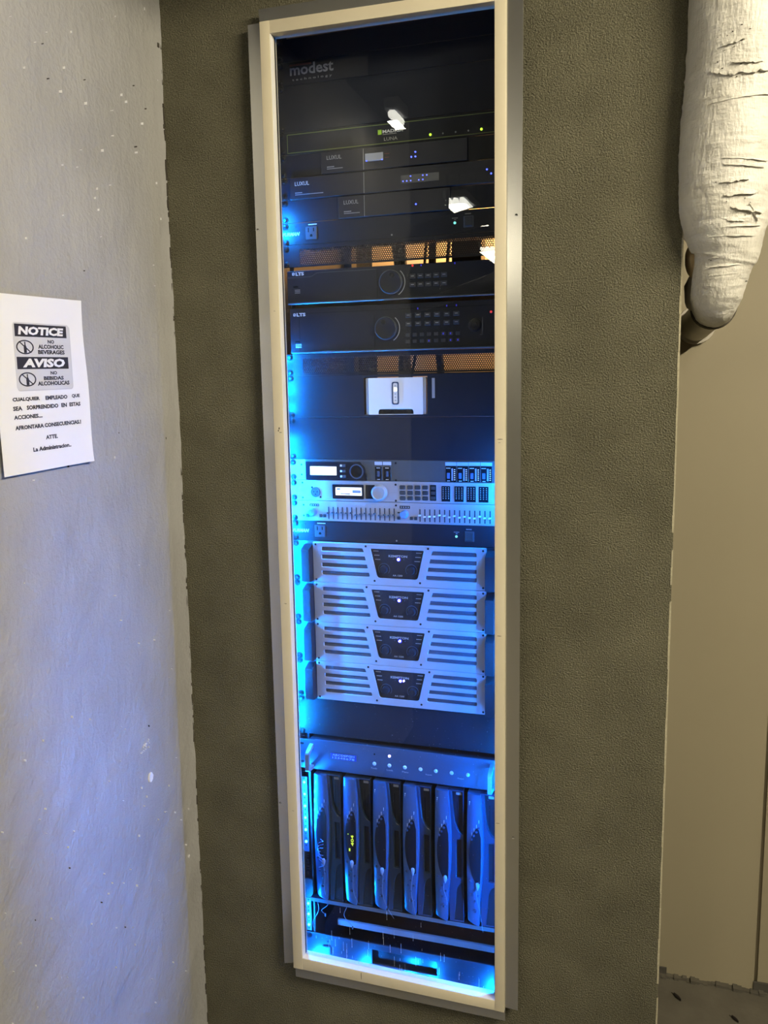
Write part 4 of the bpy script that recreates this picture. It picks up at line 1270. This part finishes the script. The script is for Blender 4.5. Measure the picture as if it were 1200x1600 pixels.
# strips facing the window, on the left mounting rail
def front_strip(label, z0, z1, zs):
    r = thing('led_strip', label, 'LED strip', (LX, 3.2, z0))
    bx('tape', LX - 6.5, LX + 6, 1.4, 3.1, z0, z1, M_TAPE, r)
    for z in zs:
        inst('led_chip', _chipv, r, (LX - .8, 1.4, z)); inst('resistor', _res, r, (LX - .8, 1.4, z - 9)); inst('resistor', _res, r, (LX - .8, 1.4, z + 9))
    return r
front_strip('blue LED strip facing out on the left rail beside the cable boxes', -1402, -1218, [-1231, -1260, -1289, -1318, -1347.5, -1377])
front_strip('short blue LED strip facing out on the left rail below the shelf', -1602, -1519, [-1533, -1560, -1587])

# ------------------------------------------------------------------ things in the closet behind the rack
random.seed(4)
r = thing('cable_bundle', 'dark cables hanging in the closet behind the vent panels', 'cable')
for x, y, rr, lean in ((-129, 520, 9, 0), (-38, 500, 10, 14), (150, 520, 4, 60), (-80, 560, 4, -50), (-160, 600, 16, 30), (-30, 620, 5, -40)):
    pts = [(x + lean * (u - .5) * 2 + 6 * math.sin(u * 9 + x), y, 300 - 700 * u) for u in [i / 12 for i in range(13)]]
    MB().tube(pts, rr, 8).build('cable', M_CABLE, r)
r = thing('junction_box', 'black box hanging in the closet seen through the upper vent', 'box', (45, 500, -90))
bx('case', 8, 84, 500, 560, -90, 60, M_BLACK, r, 2); bx('hanger', 40, 48, 520, 530, 60, 940, M_BLACK, r)
r = thing('blocking_cabinet', 'black cabinet added in the closet to keep the left part of the vents dark', 'cabinet', (-370, 600, FLOOR))  # added to block the view of the lit closet wall
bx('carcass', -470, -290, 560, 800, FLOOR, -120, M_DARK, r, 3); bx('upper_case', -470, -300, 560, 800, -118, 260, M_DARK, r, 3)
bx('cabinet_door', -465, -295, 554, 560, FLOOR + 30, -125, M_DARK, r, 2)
r = thing('closet_lamp', 'warm bare lamp in the closet behind the rack', 'lamp', (330, 700, 640))
MB().box(270, 390, 690, 810, 640, 660, 4).build('lamp_base', M_WHITE, r)
MB().box(290, 370, 710, 790, 600, 640, 12, 3).build('lamp_globe', mat('warm_globe', (.8, .7, .5), .4, emit=(1, .72, .38), estr=6), r)
ld = bpy.data.lights.new('lamp_light', 'AREA'); ld.shape = 'DISK'; ld.size = .12; ld.energy = CLOSET_W; ld.color = (1, .70, .36)
lo = bpy.data.objects.new('lamp_light', ld); COL.objects.link(lo); lo.parent = r; lo.location = (-.1, -.08, -.2)
lo.rotation_euler = (math.radians(85), 0, 0)

# ------------------------------------------------------------------ notice on the left wall
PX = wx(-320) + 1.6
nt_ = thing('paper_notice', 'white paper notice in English and Spanish taped on the grey wall', 'notice', (PX, -621, -184), rotz=math.pi / 2)
# built in its own frame (x along the sheet, z up, facing -y) and turned by the Empty
class _Frame: pass
def local(fn):
    """build children in the sheet's own frame"""
    save = nt_.location.copy(); nt_.location = (0, 0, 0)
    fn(); nt_.location = save
def sheet():
    def curl(x, z):
        return -1.0 - 3.0 * (max(0, x - 182) / 34) ** 1.5 - 4.0 * (max(0, -z - 150) / 127) ** 2 * (.3 + .7 * x / 216)
    b = MB(); bm = b.bm
    nx, nz = 18, 24
    def edge(x, z): return x + (2.4 * math.sin(z * .03) - .011 * z - 1.2) * (x / 216) ** 4
    F = [[bm.verts.new((edge(216 * i / nx, -277 * j / nz), curl(216 * i / nx, -277 * j / nz), -277 * j / nz - 3.0 + 5.8 * (i / nx))) for j in range(nz + 1)] for i in range(nx + 1)]
    B = [[bm.verts.new((v.co.x, v.co.y + .25, v.co.z)) for v in row] for row in F]
    for i in range(nx):
        for j in range(nz):
            bm.faces.new((F[i][j], F[i][j + 1], F[i + 1][j + 1], F[i + 1][j])); bm.faces.new((B[i][j], B[i + 1][j], B[i + 1][j + 1], B[i][j + 1]))
    per = [(i, 0) for i in range(nx + 1)] + [(nx, j) for j in range(1, nz + 1)] + [(i, nz) for i in range(nx - 1, -1, -1)] + [(0, j) for j in range(nz - 1, 0, -1)]
    for k in range(len(per)):
        p, q = per[k], per[(k + 1) % len(per)]
        bm.faces.new((F[p[0]][p[1]], F[q[0]][q[1]], B[q[0]][q[1]], B[p[0]][p[1]]))
    b.build('sheet', M_PAPER, nt_, 60)
    def drape(o, lift):
        for v in o.data.vertices:
            x, z = v.co.x * 1000, v.co.z * 1000
            v.co.y = (curl(x, z) - lift) * .001 + (v.co.y + .0)
            v.co.z += (-3.0 + 5.8 * x / 216) * .001 * .75
        return o
    def pr(poly, m, name, lift):
        o = plate(name, poly, [], 0, .1, m, nt_)
        return drape(o, lift)
    def T(s, x0, x1, z0, z1, m=M_INK, bold=.042, shear=0.0, lift=.35):
        return drape(text(s, x0, x1, z0, z1, 0, m, nt_, bold=bold, shear=shear, name='printed_text', raise_=.08), lift)
    pr(rrect(45.4, 181.2, -148.8, -43.4, 6), mat('panel_border_print', (.52, .52, .54), .6, var=.02), 'panel_border', .2)  # darker printed border set slightly right and down
    pr(rrect(44.4, 179.6, -147.4, -42.2, 6), M_PANELP, 'printed_panel', .32)
    for z0, z1 in ((-64, -44.6), (-114.6, -95.4)):
        pr([(48.4, z0), (172, z0), (172, z1), (48.4, z1)], M_INK, 'black_band', .45)
    T('NOTICE', 55.5, 164.5, -61.2, -48.0, M_PAPER, .05, .12, .58)
    T('AVISO', 61, 163, -112, -98, M_PAPER, .05, .12, .58)
    for cz in (-80.3, -130.6):
        pr([(69.4 + 4.6 * a, cz + b_) for a, b_ in ((-.7, -9), (.7, -9), (.7, 0), (.28, 3.4), (.28, 8.4), (-.28, 8.4), (-.28, 3.4), (-.7, 0))], M_INK, 'bottle_symbol', .45)
        o = plate('ban_ring', arc(69.2, cz, 20, 11.2, 0, 348, 30), [arc(69.2, cz, 17.2, 9.2, 0, 348, 30)], 0, .1, M_INK, nt_); drape(o, .5)
        pr([(55, cz + 8.3), (57.4, cz + 9.2), (83.6, cz - 8.2), (81.2, cz - 9.1)], M_INK, 'ban_bar', .55)
    T('NO', 123.4, 139.4, -73.8, -67.8, lift=.5); T('ALCOHOLIC', 99.6, 162.2, -82.4, -75.6, lift=.5); T('BEVERAGES', 98.6, 164.2, -91, -84.2, lift=.5)
    T('NO', 125, 141, -124, -118.2, lift=.5); T('BEBIDAS', 107.5, 157, -132.6, -126.4, lift=.5); T('ALCOHOLICAS', 92.2, 171, -141.2, -134.4, lift=.5)
    T('CUALQUIER', 31.8, 94, -165, -158.2); T('EMPLEADO', 108, 163, -164.6, -157.9); T('QUE', 175, 195.2, -164.2, -157.4)
    T('SEA', 31.4, 52, -178.6, -171.8); T('SORPRENDIDO', 62, 138, -178.4, -171.6); T('EN', 146, 160, -178.2, -171.4); T('ESTAS', 167, 195.4, -178, -171.2)
    T('ACCIONES....', 31.8, 97.2, -192.2, -185.6)
    T('AFRONTARA CONSECUENCIAS.!', 32.6, 193.2, -208.6, -201.8)
    T('ATTE.', 100.6, 129.8, -228.4, -221.6)
    T('La Administracion..', 68.2, 162, -245.6, -238.6)
local(sheet)

# ------------------------------------------------------------------ wrapped pipe
pp = thing('wrapped_pipe', 'thick white wrapped pipe bending into the beige wall at upper right', 'pipe', (612, -80, -250))
path = [(629, -102, 950, 85), (627, -102, 600, 85), (626, -102, 420, 85), (624.5, -102, 300, 83), (622, -102, 200, 80.5), (619, -102, 150, 79.5), (616, -101, 100, 80), (612.5, -100, 50, 80),
        (610.5, -100, 0, 77), (609, -100, -35, 74), (609.5, -100, -70, 69.5), (612, -100, -98, 62.5), (614, -99, -122, 54), (611.5, -97, -140, 47.5), (608, -95, -158, 45), (605, -89, -178, 43.5), (602.5, -75, -196, 41),
        (602, -52, -206, 37.5), (601.5, -26, -209, 34)]
def catm(P, n):
    out = []
    for i in range(len(P) - 1):
        p0, p1, p2, p3 = (Vector(P[max(i - 1, 0)]), Vector(P[i]), Vector(P[i + 1]), Vector(P[min(i + 2, len(P) - 1)]))
        for k in range(n):
            t_ = k / n
            out.append(.5 * ((2 * p1) + (p2 - p0) * t_ + (2 * p0 - 5 * p1 + 4 * p2 - p3) * t_ ** 2 + (3 * p1 - p0 - 3 * p2 + p3) * t_ ** 3))
    out.append(Vector(P[-1]))
    return out
def wrap():
    b = MB(); bm = b.bm
    pts = catm([p for p in path], 12)
    n = 72
    rings = []
    seams = [150, 148.5, 88, 86.5, -88, -86.5, -128, -152]
    prev = None
    for i, q in enumerate(pts):
        p = q.to_3d() if len(q) == 3 else Vector((q[0], q[1], q[2])); rad = q[3]
        a = pts[max(i - 1, 0)]; c = pts[min(i + 1, len(pts) - 1)]
        t_ = Vector((c[0] - a[0], c[1] - a[1], c[2] - a[2])).normalized()
        sd = Vector((1, 0, 0)); sd = (sd - t_ * sd.dot(t_)).normalized()
        up = t_.cross(sd)
        ring_ = []
        for k in range(n):
            an = 2 * math.pi * k / n
            d = math.cos(an) * sd + math.sin(an) * up
            w = p + d * rad
            s_ = Vector((an * 1.4, p.z * .012, 0))
            dr = 2.2 * noise.noise(s_) + 1.1 * noise.noise(s_ * 3.1) + .7 * noise.noise(Vector((w.x * .05, w.z * .16, w.y * .05)))
            wr = max(0, noise.noise(Vector((w.x * .018, w.y * .018, w.z * .05)) + Vector((5, 0, 0))))
            dr += 3.5 * wr * wr
            for sz in (148, 105, 40, -88, -128):
                e_ = abs(p.z - sz - 6 * math.sin(an + sz))
                if e_ < 5: dr += 1.6 * (1 - e_ / 5)
            ring_.append(bm.verts.new(p + d * (rad + dr)))
        rings.append(ring_)
    for a, c in zip(rings, rings[1:]):
        for k in range(n): bm.faces.new((a[k], c[k], c[(k + 1) % n], a[(k + 1) % n]))
    # rough open end
    inner = []
    for v in rings[-1]:
        cc = Vector(path[-1][:3]); inner.append(bm.verts.new(cc + (v.co - cc) * .8 + Vector((0, -6, 0))))
    for k in range(n): bm.faces.new((rings[-1][k], inner[k], inner[(k + 1) % n], rings[-1][(k + 1) % n]))
    return b
wr_ = wrap().build('pipe_insulation', M_WRAP, pp, 60)
MB().tube([(606.5, -50, -204), (604, 60, -206), (600, 200, -209), (596, 409, -212)], [30, 31, 34, 36], 28).build('pipe_stub', M_PIPE, pp, 60)
MB().tube([(596.5, 396, -212), (596, 409.5, -212)], [42, 43], 28).build('wall_collar', M_PIPE, pp, 40)
MB().tube([(602, -40, -206.5), (601.6, -28, -208.6)], [39.5, 39], 30).build('end_gap', M_SEAM, pp, 40)
def lump(name, c, r3, m, seed):
    b = MB(); bmesh.ops.create_icosphere(b.bm, subdivisions=3, radius=1.0)
    for v in b.bm.verts:
        d = v.co.copy(); f_ = 1 + .16 * noise.noise(d * 2 + Vector((seed, 0, 0)))
        v.co = Vector((c[0] + d.x * r3[0] * f_, c[1] + d.y * r3[1] * f_, c[2] + d.z * r3[2] * f_))
    return b.build(name, m, pp, 60)
lump('exposed_foam', (572, -66, -128), (22, 26, 34), M_TORN, 1)['label'] = 'bare brown insulation showing beside the pipe'
lump('exposed_foam', (574, -40, -180), (22, 34, 38), M_PIPE, 4)
# torn strips of the wrap, following the pipe with ragged lifted edges
VP = sorted(path[:16], key=lambda p: p[2])
def onp(x, z, out=0.0):
    k = 0
    while k < len(VP) - 2 and VP[k + 1][2] < z: k += 1
    p, q = VP[k], VP[k + 1]
    u = min(1, max(0, (z - p[2]) / (q[2] - p[2])))
    cx, cy, rr = (p[i] + (q[i] - p[i]) * u for i in (0, 1, 3))
    d = max(-.97, min(.97, (x - cx) / rr))
    a_ = math.asin(d)
    R_ = rr + 1.6 + out
    return (cx + math.sin(a_) * R_, cy - math.cos(a_) * R_, z)
def strip(x0, x1, z0, z1, h, lift, seed, slope=0.0, n=14):
    rnd = random.Random(seed)
    b = MB(); bm = b.bm
    rows = []
    for i in range(n + 1):
        u = i / n; x = x0 + (x1 - x0) * u; z = z0 + (z1 - z0) * u
        e = math.sin(math.pi * min(1, max(0, u)) ) ** .5
        hh = h * (.45 + .75 * rnd.random()) * (.25 + .75 * e); lf = lift * e * (.3 + 1.1 * rnd.random())
        rows.append([bm.verts.new(onp(x, z + hh * .5 + rnd.uniform(-1, 1), .2)), bm.verts.new(onp(x, z + slope * u, .8 + lf * .35)), bm.verts.new(onp(x, z - hh * .5, .6 + lf)),
                     bm.verts.new(onp(x, z - hh * .5 + .5, -1.2)), bm.verts.new(onp(x, z + hh * .5, -1.5))])
    for p, q in zip(rows, rows[1:]):
        for k in range(5):
            bm.faces.new((p[k], q[k], q[(k + 1) % 5], p[(k + 1) % 5]))
    bm.faces.new(rows[0]); bm.faces.new(rows[-1][::-1])
    return b.build('torn_strip', M_WRAP, pp, 30)
for k, a_ in enumerate(((588, 628, 178, 186, 7, 5), (576, 612, 146, 134, 9, 4), (600, 668, 136, 142, 12, 8), (606, 650, 152, 150, 8, 6), (574, 676, 96, 104, 3, 1.4),
                        (598, 664, 12, 6, 3, 1.2), (600, 660, 2, -4, 3, 1.2), (596, 640, -24, -20, 8, 6), (602, 652, -44, -40, 9, 7), (612, 662, -62, -70, 9, 8), (600, 634, -78, -84, 6, 5),
                        (574, 660, -92, -90, 3, 1.6), (584, 650, -104, -106, 3, 1.2), (590, 645, -136, -134, 5, 2.4), (588, 640, -150, -148, 4, 2), (586, 640, -164, -160, 4, 2), (640, 655, -58, -84, 5, 6))):
    strip(*a_[:4], a_[4], a_[5] * .55, 40 + k)
b = MB()
rnd = random.Random(17)
for k in range(46):
    z, w = rnd.choice([(rnd.gauss(-140, 5), 6), (rnd.gauss(-172, 6), 4), (rnd.gauss(196, 8), 3), (rnd.gauss(-60, 22), 2), (rnd.gauss(150, 12), 3)])
    x = rnd.uniform(582, 644)
    p_ = onp(x, max(z, -180), -.8)
    b.box(p_[0], p_[0] + rnd.uniform(.6, w), p_[1] - .5, p_[1] + 3, z, z + rnd.uniform(.5, 1.6))
b.build('tear_marks', M_SEAM, pp)['kind'] = 'stuff'

# ------------------------------------------------------------------ floor debris
def leaf(label, x, y, L, ang):
    r = thing('dry_leaf', label, 'leaf', (x, y, FLOOR))
    b = MB(); bm = b.bm
    ca, sa = math.cos(ang), math.sin(ang)
    prof = [(-.5, .02), (-.3, .10), (0, .15), (.3, .09), (.5, .02)]
    T_ = []
    for u, w in prof:
        row = []
        for s_ in (-1, 0, 1):
            lx, ly = u * L, s_ * w * L
            row.append(bm.verts.new((x + lx * ca - ly * sa, y + lx * sa + ly * ca, FLOOR + 1.0 + 5 * abs(s_) + 3 * u * u)))
        T_.append(row)
    for a, c in zip(T_, T_[1:]):
        for i in range(2): bm.faces.new((a[i], c[i], c[i + 1], a[i + 1]))
    geo = bmesh.ops.extrude_face_region(bm, geom=list(bm.faces))
    for v in [g for g in geo['geom'] if isinstance(g, bmesh.types.BMVert)]: v.co.z -= .9
    b.build('leaf_blade', M_DEBRIS, r)
    MB().tube([(x - .5 * L * ca, y - .5 * L * sa, FLOOR + 1.4), (x - .8 * L * ca, y - .8 * L * sa, FLOOR + 1.2)], .8, 5).build('leaf_stem', M_DEBRIS, r)
leaf('small dark dry leaf on the floor near the olive wall', 606, 330, 26, -.9)
leaf('dark dry leaf on the floor below the joint in the beige wall', 735, 290, 22, -.9)

# ------------------------------------------------------------------ ceiling fixtures of the room (seen mirrored in the glass)
def fixture(label, x, y, z, length, watts, along_y=True, tubes=3, tilt=None, group='fluorescent ceiling fixtures', half=60):
    r = thing('ceiling_light', label, 'ceiling light', (x, y, z), group=group)
    wx_ = half if along_y else length / 2; wy = length / 2 if along_y else 60
    MB().box(x - wx_ - 8, x + wx_ + 8, y - wy - 8, y + wy + 8, z, z + 40, 4).build('housing', M_WHITE, r)
    for k in range(tubes):
        o_ = (k - (tubes - 1) / 2) * half * .66
        p = [(x + o_, y - wy, z - 12), (x + o_, y + wy, z - 12)] if along_y else [(x - wx_, y + o_, z - 12), (x + wx_, y + o_, z - 12)]
        MB().tube(p, 15, 10).build('fluorescent_tube', E_TUBE, r)
    b = MB()
    for s_ in (-1, 1):
        if along_y: b.tube([(x, y + s_ * wy * .7, z + 40), (x, y + s_ * wy * .7, CEIL)], 6, 6)
        else: b.tube([(x + s_ * wx_ * .7, y, z + 40), (x + s_ * wx_ * .7, y, CEIL)], 6, 6)
    b.build('hanger_rod', M_STEEL, r)
    ld = bpy.data.lights.new('tube_light', 'AREA'); ld.shape = 'RECTANGLE'; ld.size = 2 * wx_ * .001; ld.size_y = 2 * wy * .001
    ld.energy = watts; ld.color = WARM
    lo = bpy.data.objects.new('tube_light', ld); COL.objects.link(lo); lo.parent = r; lo.location = (0, 0, -.034)
    if tilt is not None: lo.rotation_euler = tilt
    return r
fixture('small fluorescent fixture nearest the window, just behind the viewer', -338, -1440, 568, 100, 1.5, True, 1, half=18)
fixture('second fluorescent fixture of the row behind the viewer', -560, -3760, 700, 740, ROW_W)
fixture('third fluorescent fixture of the row behind the viewer', -700, -5650, 700, 960, ROW_W)
fixture('fluorescent fixture off to the right, lighting the wrapped pipe', 1850, -1480, 740, 1200, KEY_W, True, 3, (0, math.radians(62), 0))
fixture('fluorescent fixture over the room to the right behind the viewer', 1300, -3000, 800, 1200, ROW_W * 0.8)

def beam(label, y0, y1, z0, x0=-4100, x1=900):
    r = thing('ceiling_beam', label, 'beam', ((x0 + x1) / 2, y0, z0))
    bx('flange', x0, x1, y0, y1, z0, z0 + 14, M_BEAM, r, 2); bx('web', x0, x1, (y0 + y1) / 2 - 8, (y0 + y1) / 2 + 8, z0 + 14, CEIL, M_BEAM, r)
beam('dark steel ceiling beam right above the window', -900, -560, 560)
beam('dark steel ceiling beam above the viewer', -1700, -1250, 620)
beam('dark steel ceiling beam crossing the room farther back', -2700, -2550, 660)
r = thing('conduit', 'grey round pipe hung below the ceiling at a slant', 'pipe', (-600, -3300, 448))
MB().tube([(-1700, -4154, 500), (-800, -3340, 500), (-280, -2870, 500), (400, -2255, 500)], 52, 14).build('pipe_run', M_PIPE, r)
MB().tube([(-540, -3105, 520), (-540, -3105, CEIL)], 8, 6).build('hanger_rod', M_STEEL, r)
r = thing('wrapped_pipe', 'white wrapped pipe hung across the room behind the viewer', 'pipe', (-600, -4800, 340))
MB().tube([(-1900, -6900, 400), (-1250, -5950, 400), (-600, -4820, 400), (-300, -4100, 400), (500, -3300, 400)], 55, 16).build('pipe_insulation', M_WRAP, r)
b = MB()
for x, y in ((-1250, -5950), (-300, -4100)): b.tube([(x, y, 450), (x, y, CEIL)], 7, 6)
b.build('hanger_rod', M_STEEL, r)
